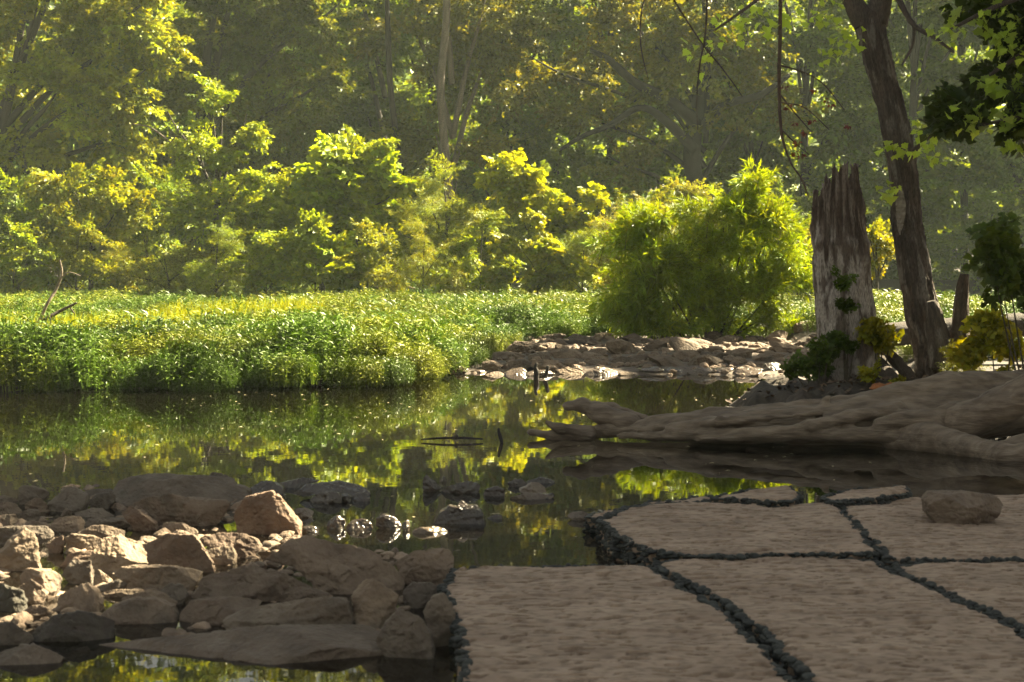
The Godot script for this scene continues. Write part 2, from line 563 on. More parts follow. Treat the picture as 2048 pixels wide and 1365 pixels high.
# A stone with the given outline (metres, about its middle, seen from the front), half as deep as given, broken into facets and weathered
func stone_mesh(outline: PackedVector2Array, depth: float, seed_: int, level: int, base: Color, facets := 7, boxy := 3.2, rough := 1.0) -> ArrayMesh:
	var r := RandomNumberGenerator.new()
	r.seed = seed_ * 977 + 5
	var table := PackedFloat32Array()
	var n := outline.size()
	for k in 128:
		var dir := Vector2.from_angle(TAU * k / 128.0)
		var best := 0.02
		for i in n:
			var a := outline[i]
			var e := outline[(i + 1) % n] - a
			var den := dir.cross(e)
			if absf(den) > 1e-9:
				var t := a.cross(e) / den
				var u := a.cross(dir) / den
				if t > best and u >= -0.001 and u <= 1.001:
					best = t
		table.append(best)
	var ext := Vector3(0.01, 0.01, depth)
	var mean := 0.0
	for p in outline:
		ext.x = maxf(ext.x, absf(p.x))
		ext.y = maxf(ext.y, absf(p.y))
	mean = (ext.x + ext.y + ext.z) / 3.0
	var s := sphere(level)
	var dirs: PackedVector3Array = s[0]
	var v := PackedVector3Array()
	v.resize(dirs.size())
	var rad := PackedFloat32Array()
	rad.resize(dirs.size())
	for i in dirs.size():
		var d := (dirs[i] * ext).normalized()
		var rho := sqrt(d.x * d.x + d.y * d.y)
		var ang := fposmod(atan2(d.y, d.x) / TAU, 1.0) * 128.0
		var k := int(ang) % 128
		var rr := lerpf(table[k], table[(k + 1) % 128], ang - floorf(ang))
		var f := pow(pow(rho / rr, boxy) + pow(absf(d.z) / depth, boxy), -1.0 / boxy)
		v[i] = d
		rad[i] = f
	# facets: planes that cut the front, the top and the back
	for k in facets:
		var nn := Vector3(r.randf_range(-0.8, 0.8), r.randf_range(-0.1, 0.9), r.randf_range(0.35, 1.1) * (1.0 if k % 3 else -1.0))
		nn = (nn / ext).normalized()
		var sup := 0.0
		for i in v.size():
			sup = maxf(sup, nn.dot(v[i]) * rad[i])
		var h := sup * r.randf_range(0.55, 0.88)
		for i in v.size():
			var c := nn.dot(v[i])
			if c > 0.02:
				var cut := h / c
				if cut < rad[i] * 1.12:
					# soft minimum
					var w := clampf(0.5 + 0.5 * (rad[i] - cut) / (0.022 * rad[i]), 0.0, 1.0)
					rad[i] = lerpf(rad[i], cut, w) - 0.022 * rad[i] * w * (1.0 - w) * 0.5
	var off := Vector3(r.randf() * 50, r.randf() * 50, r.randf() * 50)
	var layer := r.randf_range(0.0, 0.55) * rough
	var col := PackedColorArray()
	col.resize(v.size())
	var hue := base * Color(0.96, 1.01, 1.02) * r.randf_range(0.75, 1.2)
	for i in v.size():
		var p := v[i] * rad[i]
		var q := p + off
		var disp := mean * 0.035 * n_a.get_noise_3dv(q * (1.1 / mean)) + mean * 0.022 * n_a.get_noise_3dv(q * (4.0 / mean)) + 0.004 * n_a.get_noise_3dv(q * 24.0)
		disp += layer * 0.012 * n_b.get_noise_2d(q.y * 26.0 + 2.0 * n_b.get_noise_3dv(q * 2.0), off.x)
		disp -= mean * 0.05 * ramp(0.55, 0.8, n_c.get_noise_3dv(q * (0.9 / mean)))
		v[i] = v[i] * (rad[i] + disp * minf(rough, 1.5))
		var t := 0.5 + 0.6 * n_a.get_noise_3dv(q * 4.0)
		var c := hue.lerp(hue * Color(0.80, 0.74, 0.70), clampf(t, 0, 1))
		c = c.lerp(Color(0.08, 0.07, 0.055), 0.6 * ramp(0.22, 0.5, n_a.get_noise_3dv(q * 2.1 + Vector3(9, 2, 4))))
		c.a = 1.0
		col[i] = c
	return indexed(v, s[1], col)

func traced_stone(points: Array, base_row: float, crop: Array, label: String, seed_: int, wet := false, thick := 0.8, tone := Color(0.29, 0.22, 0.165), group := "") -> void:
	# the outline is read at the stone's own distance, which follows from where it meets the water level
	var front := depth_of_row(base_row / crop[2] + crop[1], 0.0)
	var lo := Vector2(1e9, 1e9)
	var hi := -lo
	for p in points:
		lo = lo.min(Vector2(p[0], p[1]))
		hi = hi.max(Vector2(p[0], p[1]))
	var wide: float = (hi.x - lo.x) / crop[2] / FOCAL * front
	var tall: float = (hi.y - lo.y) / crop[2] / FOCAL * front
	var depth := clampf((wide * 0.45 + tall * 0.6) * 0.5 * thick, 0.04, 0.6)
	var mid := front + depth * 0.75
	var poly := PackedVector2Array()
	var c := Vector2.ZERO
	for p in points:
		var w := at_depth(p[0] / crop[2] + crop[0], p[1] / crop[2] + crop[1], mid)
		poly.append(Vector2(w.x, w.y))
	# the foot goes a little way into the bed
	var low := 1e9
	for p in poly:
		low = minf(low, p.y)
	for i in poly.size():
		if poly[i].y < low + (0.25 * tall):
			poly[i].y = minf(poly[i].y, low) - 0.03
		c += poly[i]
	c /= poly.size()
	for i in poly.size():
		poly[i] -= c
	var size: float = wide / front * FOCAL
	var mesh := stone_mesh(poly, depth, seed_, 5 if size > 110 else 4 if size > 28 else 3, tone * (0.42 if wet else 0.72), 13, 6.0, 1.0)
	var o := part("rock", mesh, M.wet_stone if wet else M.stone, self, Vector3(c.x, c.y, -mid))
	tag(o, label, "rock", group)

func build_rocks() -> void:
	var a := [0.0, 920.0, 2.9257]
	var b := [460.0, 940.0, 3.212]
	var c := [480.0, 920.0, 2.7676]
	var pale := Color(0.36, 0.28, 0.21)
	var mid := Color(0.28, 0.215, 0.165)
	var brown := Color(0.27, 0.19, 0.14)
	var dim := Color(0.20, 0.165, 0.135)
	var g := "tumbled rocks of the near rock bar"
	# outline in the enlarged view, row where it meets the bed, view, label, wet, thickness, tone
	var list := [
		[[[660, 175], [700, 85], [900, 85], [1060, 95], [1340, 115], [1370, 160], [1450, 175], [1470, 225], [1400, 275], [1100, 255], [800, 235], [680, 225]], 275, a, "longest flat-topped block at the back of the rock bar, against the water", false, 0.7, dim],
		[[[1205, 105], [1240, 72], [1330, 85], [1365, 100], [1350, 130], [1220, 130]], 150, a, "small stone peeping over the right end of the longest back block", false, 0.8, dim],
		[[[720, 245], [830, 195], [960, 185], [1060, 215], [1200, 235], [1310, 240], [1335, 270], [1310, 320], [1250, 370], [1100, 390], [950, 390], [900, 330], [830, 280]], 392, a, "thick layered slab lying in front of the longest back block", false, 0.7, mid],
		[[[625, 250], [680, 225], [760, 270], [850, 320], [910, 370], [925, 405], [890, 418], [820, 390], [740, 350], [680, 295]], 420, a, "narrow stone leaning down to the right, like a fallen finger", false, 0.6, brown],
		[[[1375, 270], [1380, 200], [1410, 190], [1440, 215], [1520, 200], [1590, 180], [1640, 215], [1700, 300], [1760, 380], [1765, 425], [1700, 445], [1550, 440], [1400, 420], [1365, 330]], 445, a, "big upright reddish boulder with a notched top at the creek edge", false, 0.75, Color(0.30, 0.20, 0.14)],
		[[[262, 240], [290, 195], [360, 165], [430, 165], [470, 190], [510, 205], [515, 260], [480, 295], [380, 310], [290, 300]], 310, a, "rounded grey-brown boulder in the back row left of the longest block", false, 1.0, dim],
		[[[100, 165], [130, 152], [240, 168], [280, 190], [270, 220], [200, 245], [150, 268], [115, 262]], 268, a, "angular block leftmost of those standing out against the water", false, 0.9, dim],
		[[[430, 185], [480, 170], [640, 172], [670, 190], [660, 215], [520, 225]], 220, a, "low flat stone behind the rounded back-row boulder", false, 0.9, dim],
		[[[520, 240], [560, 200], [640, 190], [670, 210], [665, 250], [620, 288], [540, 285]], 290, a, "squat stone tucked between the rounded boulder and the longest block", false, 0.9, dim],
		[[[-60, 225], [0, 212], [60, 207], [100, 225], [95, 245], [-60, 250]], 250, a, "thin flat stone at the left border, farthest back there", false, 1.0, dim],
		[[[-60, 260], [0, 250], [80, 240], [120, 270], [115, 312], [60, 322], [-60, 322]], 322, a, "blocky stone at the left border below the thin flat one", false, 0.9, mid],
		[[[140, 265], [190, 225], [255, 225], [290, 300], [240, 310], [170, 295]], 310, a, "roof-shaped stone in front of the leftmost angular back block", false, 0.9, mid],
		[[[-60, 340], [0, 325], [80, 320], [115, 350], [90, 388], [-60, 395]], 392, a, "flat-topped stone at the left border, third from the water", false, 0.9, mid],
		[[[120, 315], [160, 288], [215, 300], [235, 330], [200, 358], [130, 350]], 358, a, "fist-like stone below the roof-shaped stone", false, 0.9, dim],
		[[[95, 370], [130, 345], [220, 360], [330, 395], [350, 425], [290, 425], [180, 405]], 425, a, "long thin slab sloping down to the right near the left border", false, 0.9, mid],
		[[[295, 370], [330, 325], [400, 318], [480, 340], [497, 375], [480, 410], [420, 425], [330, 410]], 425, a, "rounded stone in the middle left of the bar, with a cracked front", false, 1.0, mid],
		[[[330, 330], [380, 285], [410, 285], [422, 325]], 335, a, "small tilted flake behind the rounded cracked stone", false, 0.8, mid],
		[[[425, 300], [520, 280], [640, 285], [685, 320], [640, 335], [520, 335], [440, 330]], 338, a, "long low stone left of the leaning narrow stone", false, 0.9, dim],
		[[[465, 340], [520, 320], [640, 335], [720, 345], [770, 380], [740, 402], [600, 398], [490, 395]], 402, a, "flat stone under the foot of the leaning narrow stone", false, 0.9, mid],
		[[[450, 425], [540, 385], [660, 380], [720, 410], [722, 448], [600, 455], [500, 452]], 456, a, "rough low stone just behind the big brown slab's left end", false, 0.9, mid],
		[[[-60, 400], [0, 395], [120, 395], [250, 395], [290, 420], [295, 460], [250, 492], [120, 490], [-60, 505]], 500, a, "long dark log-shaped stone at the left border behind the tall pale rock", false, 0.8, dim],
		[[[-50, 560], [0, 520], [40, 470], [90, 410], [130, 390], [170, 410], [215, 450], [225, 520], [250, 595], [180, 640], [60, 655], [-50, 660]], 658, a, "tall pale rock with a lumpy lit crest at the left border", false, 0.8, pale],
		[[[265, 495], [330, 435], [360, 445], [380, 500], [350, 550], [300, 540]], 550, a, "small leaning stone right of the tall pale rock", false, 0.8, brown],
		[[[375, 455], [420, 435], [600, 460], [575, 510], [540, 548], [400, 545]], 550, a, "light slab propped behind the round pale boulder", false, 0.8, pale],
		[[[525, 600], [550, 530], [590, 470], [680, 448], [770, 470], [850, 540], [890, 595], [880, 632], [780, 645], [660, 658], [560, 645]], 660, a, "round pale boulder, brightest of the bar, dappled with light", false, 0.9, Color(0.40, 0.31, 0.23)],
		[[[720, 450], [780, 430], [950, 430], [1140, 445], [1190, 520], [1240, 590], [1270, 635], [1190, 670], [1050, 655], [900, 625], [860, 540], [800, 480]], 668, a, "big brown slab standing on edge behind the round pale boulder", false, 0.5, brown],
		[[[1140, 440], [1300, 425], [1430, 435], [1500, 470], [1520, 520], [1450, 575], [1380, 580], [1250, 520]], 580, a, "smooth long stone with a lit top behind the big brown slab", false, 0.9, brown],
		[[[1170, 490], [1350, 500], [1380, 560], [1370, 600], [1280, 615], [1240, 590]], 616, a, "small bright block leaning on the right end of the brown slab", false, 0.8, pale],
		[[[940, 390], [980, 340], [1060, 360], [1150, 410], [1170, 428], [1050, 436], [1000, 432]], 436, a, "low peaked stone with a lit ridge in front of the layered slab", false, 0.8, mid],
		[[[900, 430], [950, 388], [1005, 435]], 440, a, "tiny triangular stone at the foot of the low peaked stone", false, 0.8, mid],
		[[[360, 675], [400, 610], [450, 560], [500, 565], [525, 590], [535, 650], [545, 722], [450, 728]], 728, a, "dark wedge-shaped rock left of the round pale boulder", false, 0.7, dim],
		[[[300, 875], [340, 790], [380, 700], [430, 662], [500, 710], [560, 770], [590, 830], [600, 888], [530, 898], [440, 890]], 896, a, "tall wedge with a bright right edge, in front of the dark wedge", false, 0.7, mid],
		[[[330, 610], [400, 545], [540, 530], [545, 575], [500, 580], [400, 630]], 632, a, "flat reddish stone between tall pale rock and dark wedge", false, 0.8, brown],
		[[[100, 670], [150, 635], [280, 650], [350, 690], [340, 760], [300, 835], [200, 810]], 815, a, "broad humped stone below the tall pale rock", false, 0.9, mid],
		[[[-60, 740], [0, 720], [60, 700], [130, 740], [160, 820], [140, 875], [60, 885], [-60, 890]], 888, a, "dark mossy boulder at the left border", false, 0.9, Color(0.12, 0.11, 0.085)],
		[[[60, 705], [150, 690], [240, 740], [265, 790], [230, 855], [180, 830]], 850, a, "slanted stone leaning on the dark mossy boulder", false, 0.8, mid],
		[[[95, 905], [150, 860], [240, 850], [280, 870], [300, 900], [250, 945], [150, 955]], 955, a, "small cracked stone left of the tall bright-edged wedge's foot", false, 0.9, mid],
		[[[650, 680], [700, 635], [800, 630], [1000, 622], [1130, 640], [1180, 660], [1170, 700], [1100, 745], [900, 778], [780, 750], [720, 700]], 780, a, "light flat-topped slab below the big brown slab", false, 0.9, pale],
		[[[1090, 790], [1180, 690], [1300, 640], [1450, 610], [1680, 598], [1770, 620], [1810, 700], [1830, 745], [1600, 810], [1300, 830], [1110, 825]], 835, a, "broad grey slab in the middle of the bar with a hollowed front", false, 0.8, mid],
		[[[200, 590], [300, 510], [400, 430], [470, 408], [600, 412], [700, 460], [880, 510], [1020, 570], [1100, 680], [1130, 745], [1000, 770], [800, 790], [750, 860], [640, 800], [530, 700], [400, 600]], 800, b, "largest boulder of the bar, smooth grey back sloping to the right", false, 0.7, mid],
		[[[1040, 905], [1110, 830], [1250, 815], [1450, 805], [1530, 835], [1500, 885], [1300, 935], [1150, 965], [1070, 940]], 966, a, "smooth grey stone in front of the broad hollowed slab", false, 0.9, mid],
		[[[575, 915], [660, 850], [780, 815], [900, 820], [1010, 860], [1060, 930], [900, 958], [700, 955]], 962, a, "low round-backed stone in front of the light flat-topped slab", false, 0.9, mid],
		[[[690, 820], [790, 775], [930, 775], [1030, 840], [1010, 868], [900, 850]], 872, a, "pitted lit stone behind the low round-backed stone", false, 0.8, pale],
		[[[520, 655], [560, 640], [640, 680], [660, 722], [560, 735]], 738, a, "small bright stone right of the dark wedge", false, 0.8, Color(0.42, 0.33, 0.25)],
		[[[560, 745], [700, 700], [760, 720], [700, 755], [600, 775]], 776, a, "dark low stone below the small bright stone", false, 0.8, dim],
		[[[570, 778], [700, 755], [830, 768], [720, 798], [640, 808]], 810, a, "thin lit sliver of stone right of the bright-edged wedge", false, 0.9, pale],
		[[[900, 790], [990, 725], [1080, 740], [1100, 790], [1030, 848]], 850, a, "dark small stone wedged under the light flat-topped slab", false, 0.8, dim],
		[[[150, 1045], [210, 980], [310, 920], [440, 895], [560, 920], [650, 960], [655, 1030], [500, 1060], [300, 1070]], 1070, a, "dark smooth hump of rock at the near water's edge", false, 0.8, Color(0.13, 0.11, 0.09)],
		[[[-60, 975], [0, 960], [80, 950], [190, 990], [200, 1045], [150, 1068], [-60, 1085]], 1085, a, "dark low rock at the left border beside the dark smooth hump", false, 0.8, Color(0.15, 0.125, 0.10)],
		[[[-60, 1095], [0, 1085], [150, 1090], [300, 1085], [340, 1125], [365, 1165], [320, 1212], [150, 1210], [-60, 1215]], 1214, a, "wet flat ledge at the left border, nearest to the camera", false, 1.1, Color(0.2, 0.16, 0.13)],
		[[[410, 1118], [672, 1003], [965, 945], [1404, 966], [1755, 1000], [2048, 1038], [2282, 1091], [2472, 1176], [2048, 1190], [1170, 1178], [585, 1145]], 1195, a, "wide low wet shelf of rock along the near pool", false, 0.9, Color(0.22, 0.175, 0.14)],
		[[[1290, 950], [1463, 863], [1638, 790], [1900, 796], [2018, 805], [2062, 920], [2083, 1012], [1755, 1035], [1400, 1000]], 1030, a, "large pale flat slab above the wide wet shelf", false, 0.8, Color(0.31, 0.25, 0.195)],
		[[[1590, 855], [1640, 790], [1750, 745], [1850, 755], [1920, 790], [1900, 830], [1700, 840]], 845, a, "low grey stone peeping over the large pale flat slab", false, 0.8, mid],
		[[[1040, 570], [1100, 520], [1220, 490], [1340, 490], [1400, 520], [1440, 570], [1430, 640], [1380, 710], [1300, 740], [1180, 700], [1080, 650]], 742, b, "knobbly pitted rock at the corner of the near slab and the pool", false, 0.9, mid],
		[[[770, 850], [800, 770], [850, 710], [900, 680], [980, 700], [1060, 750], [1100, 790], [1070, 850], [1060, 910], [1000, 1000], [940, 1040], [830, 1000]], 1040, b, "upright boulder with a pale crown beside the near slab", false, 0.8, pale],
		[[[1110, 780], [1170, 730], [1280, 730], [1350, 760], [1300, 825], [1240, 878], [1180, 890], [1110, 840]], 892, b, "dark rounded stone between the pale-crowned boulder and near slab", false, 0.9, dim],
		[[[930, 1110], [1000, 980], [1080, 900], [1140, 850], [1190, 890], [1240, 960], [1290, 1050], [1330, 1130], [1250, 1210], [1050, 1175]], 1215, b, "dark pyramid-shaped rock at the near slab's lower left", false, 0.8, dim],
		[[[1240, 905], [1290, 830], [1380, 780], [1430, 860], [1450, 960], [1460, 1090], [1400, 1140], [1320, 1110], [1260, 990]], 1140, b, "dark upright stone pressed against the near slab's side", false, 0.7, dim],
		[[[1480, 1150], [1560, 1120], [1590, 1160], [1530, 1205], [1490, 1195]], 1205, b, "small black stone stuck to the near slab's left edge", false, 0.8, Color(0.1, 0.09, 0.08)],
		[[[1025, 535], [1060, 495], [1080, 520], [1062, 562]], 562, b, "tiny upright pebble on the largest boulder's right shoulder", false, 0.8, mid],
	]
	var w := "wet stones standing in the creek"
	var wet := [
		[[[40, 155], [60, 115], [110, 105], [180, 120], [240, 155], [260, 182], [200, 195], [100, 192], [50, 175]], 190, "black wet stone behind the notched reddish boulder"],
		[[[210, 130], [300, 110], [360, 90], [440, 95], [440, 122], [360, 132], [300, 158], [250, 155]], 158, "black ragged stone farthest out behind the wet ledge"],
		[[[325, 170], [350, 135], [440, 128], [540, 122], [620, 140], [690, 165], [720, 190], [700, 220], [600, 220], [500, 190]], 212, "long low wet ledge right of the notched reddish boulder"],
		[[[385, 225], [420, 185], [500, 170], [550, 185], [570, 220], [540, 245], [460, 246], [400, 243]], 244, "dark lump at the front of the long low wet ledge"],
		[[[555, 190], [600, 185], [622, 220], [580, 234]], 236, "first knob right of the dark lump on the wet ledge"],
		[[[620, 195], [690, 180], [725, 205], [700, 228], [640, 230]], 232, "end knob of the wet ledge, shining at the waterline"],
		[[[340, 385], [380, 360], [430, 375], [425, 402], [350, 405]], 404, "small black stone at the reddish boulder's right foot"],
		[[[270, 268], [330, 258], [405, 275], [400, 312], [350, 324], [300, 315]], 324, "sparkling stone touching the reddish boulder's right side"],
		[[[460, 370], [500, 320], [540, 298], [580, 330], [585, 365], [560, 385], [480, 388]], 386, "leftmost of the row of dark stones in the pool"],
		[[[585, 370], [620, 330], [690, 310], [720, 340], [745, 372], [700, 390], [610, 390]], 390, "second from the left in the row of dark stones"],
		[[[750, 365], [755, 305], [800, 300], [850, 320], [890, 355], [880, 386], [800, 390]], 390, "third and tallest in the row of dark stones"],
		[[[895, 360], [925, 330], [942, 360], [930, 394], [905, 386]], 394, "small glinting stone ending the row of dark stones"],
		[[[955, 398], [990, 370], [1080, 372], [1170, 394], [1080, 410], [980, 413]], 411, "flat pale stone just below the craggy rock in the pool"],
		[[[1050, 335], [1100, 290], [1160, 255], [1200, 260], [1225, 228], [1260, 255], [1310, 250], [1350, 290], [1360, 335], [1340, 356], [1200, 366], [1070, 356]], 362, "craggy many-peaked rock in the middle of the pool"],
		[[[1365, 318], [1400, 300], [1450, 310], [1455, 328], [1380, 334]], 332, "little stone off the craggy rock's right end"],
		[[[1010, 155], [1015, 100], [1040, 80], [1060, 100], [1110, 125], [1120, 152], [1060, 180], [1020, 176]], 178, "left horned stone of the farthest group in the pool"],
		[[[1108, 112], [1130, 90], [1145, 115], [1132, 134]], 150, "tiny knob between the horned stone and the loaf-shaped stone"],
		[[[1115, 170], [1150, 130], [1230, 115], [1300, 120], [1330, 150], [1320, 180], [1240, 190], [1150, 186]], 188, "dark loaf-shaped stone of the farthest group in the pool"],
		[[[1340, 188], [1370, 155], [1430, 145], [1470, 170], [1460, 200], [1380, 205]], 203, "glinting double stone right of the loaf-shaped stone"],
		[[[1480, 132], [1500, 108], [1560, 108], [1590, 130], [1570, 148], [1500, 152]], 150, "small dark stone behind the pale pyramid stone"],
		[[[1575, 102], [1600, 88], [1700, 100], [1750, 120], [1700, 133], [1610, 128]], 132, "dark splinter of rock lying flat, farthest right in the pool"],
		[[[1540, 168], [1580, 130], [1640, 122], [1690, 155], [1700, 190], [1600, 186]], 190, "pale pyramid stone near the tip of the raised slab"],
		[[[1480, 198], [1560, 175], [1700, 190], [1740, 205], [1660, 226], [1550, 220]], 224, "flat shining stone in front of the pale pyramid stone"],
		[[[1680, 198], [1735, 180], [1742, 205], [1700, 216]], 218, "small round stone at the end of the flat shining stone"],
		[[[1790, 298], [1890, 285], [1940, 300], [1950, 332], [1880, 340]], 338, "flat wet stone at the left tip of the raised slab"],
	]
	var k := 1
	for e in list:
		traced_stone(e[0], e[1], e[2], e[3], k, e[4], e[5], e[6], g)
		k += 1
	for e in wet:
		var light: bool = e[2].begins_with("flat") or e[2].begins_with("pale") or e[2].begins_with("sparkling")
		traced_stone(e[0], e[1], c, e[2], k, true, 0.9, Color(0.36, 0.29, 0.22) if light else Color(0.17, 0.14, 0.11), w)
		k += 1
	# the loose stone on the slab by the log
	var depth := depth_of_row(1045, 0.14)
	var poly := PackedVector2Array()
	for p in [[1850, 1000], [1862, 985], [1930, 983], [1990, 990], [2007, 1008], [1990, 1035], [1945, 1048], [1870, 1046], [1853, 1025]]:
		var q := at_depth(p[0], p[1], depth + 0.13)
		poly.append(Vector2(q.x, q.y))
	var cen := Vector2.ZERO
	for p in poly:
		cen += p
	cen /= poly.size()
	for i in poly.size():
		poly[i] -= cen
	tag(part("rock", stone_mesh(poly, 0.16, 400, 5, Color(0.16, 0.125, 0.10), 8, 3.6), M.stone, self, Vector3(cen.x, cen.y, -depth - 0.13)), "loose dark angular stone lying on the slab near the log", "rock")
	# small stuff between the stones
	var pebbles := []
	for s in 3:
		var circle := PackedVector2Array()
		for q in 9:
			circle.append(Vector2.from_angle(TAU * q / 9.0) * Vector2(1.0, 0.55) * rng.randf_range(0.75, 1.1) * 0.04)
		pebbles.append(stone_mesh(circle, 0.034, 500 + s, 2, Color(0.27, 0.205, 0.155), 5))
	for s in 3:
		var places := []
		var tints := []
		for q in 900:
			var p := Vector2(rng.randf_range(-3.0, -0.1), rng.randf_range(-10.0, -5.6))
			if s == 2:
				p = Vector2(rng.randf_range(-1.2, 5.0), rng.randf_range(-27.0, -18.6))
			if signed(riffle if s == 2 else rock_bar, p) > -0.12:
				var size := rng.randf_range(0.5, 1.6) * (1.6 if s == 2 else 1.0)
				var t := Transform3D(Basis.from_euler(Vector3(rng.randf_range(-0.4, 0.4), rng.randf() * TAU, rng.randf_range(-0.4, 0.4))).scaled(Vector3.ONE * size), Vector3(p.x, ground(p.x, p.y) + 0.01, p.y))
				places.append(t)
				tints.append(Color.WHITE * rng.randf_range(0.6, 1.2))
		copies("gravel", pebbles[s], M.stone, self, places, tints).set_meta("label", ["coarse gravel between the near rocks", "fine gravel between the near rocks", "gravel between the stones of the far rubble bar"][s])

const ORDINAL := ["first", "second", "third", "fourth", "fifth", "sixth", "seventh", "eighth", "ninth", "tenth", "eleventh", "twelfth", "thirteenth", "fourteenth", "fifteenth", "sixteenth", "seventeenth", "eighteenth", "nineteenth", "twentieth", "twenty-first", "twenty-second", "twenty-third", "twenty-fourth", "twenty-fifth", "twenty-sixth"]

func build_rubble() -> void:
	var r := RandomNumberGenerator.new()
	r.seed = 77
	var rows := [
		[749, 905, 1590, "along the far bar's waterline", 54, true],
		[739, 960, 1640, "second row up the far bar", 58, false],
		[728, 985, 1640, "third row up the far bar", 62, false],
		[716, 1010, 1630, "fourth row up the far bar", 60, false],
		[705, 1030, 1640, "fifth row up the far bar", 58, false],
		[696, 1040, 1650, "back row under the willow", 52, false],
	]
	var k := 600
	for e in rows:
		var px: float = e[1]
		var nth := 0
		while px < e[2]:
			var wide: float = e[4] * r.randf_range(0.5, 1.35)
			px += wide * 0.46
			var front := depth_of_row(e[0] + r.randf_range(-3, 3))
			var m := front / FOCAL
			var tall := wide * r.randf_range(0.2, 0.4) * (0.75 if e[5] else 1.0)
			var poly := PackedVector2Array()
			var n := r.randi_range(5, 7)
			for q in n:
				var ang := TAU * (q + r.randf_range(-0.3, 0.3)) / n
				poly.append(Vector2(cos(ang) * wide * 0.5, sin(ang) * tall * 0.62) * r.randf_range(0.85, 1.15) * m)
			var x := (px - 1024.0) / FOCAL * front
			var wet: bool = e[5] and r.randf() < 0.75
			var tone := Color(0.20, 0.15, 0.108) * r.randf_range(0.7, 1.25)
			if wet:
				tone = Color(0.13, 0.105, 0.085)
			var mesh := stone_mesh(poly, wide * m * r.randf_range(0.3, 0.5), k, 4 if wide > 45.0 else 3, tone, 12, 8.0)
			var o := part("rubble_stone", mesh, M.wet_stone if wet else M.stone, self, Vector3(x, maxf(ground(x, -front), -0.02) + tall * m * 0.36, -front))
			o.rotation = Vector3(r.randf_range(-0.1, 0.3), r.randf_range(-0.5, 0.5), r.randf_range(-0.22, 0.22))
			tag(o, "%s rubble stone from the left, %s" % [ORDINAL[mini(nth, 25)], e[3]], "stone", "stones of the far rubble bar")
			nth += 1
			k += 1
			px += wide * 0.46

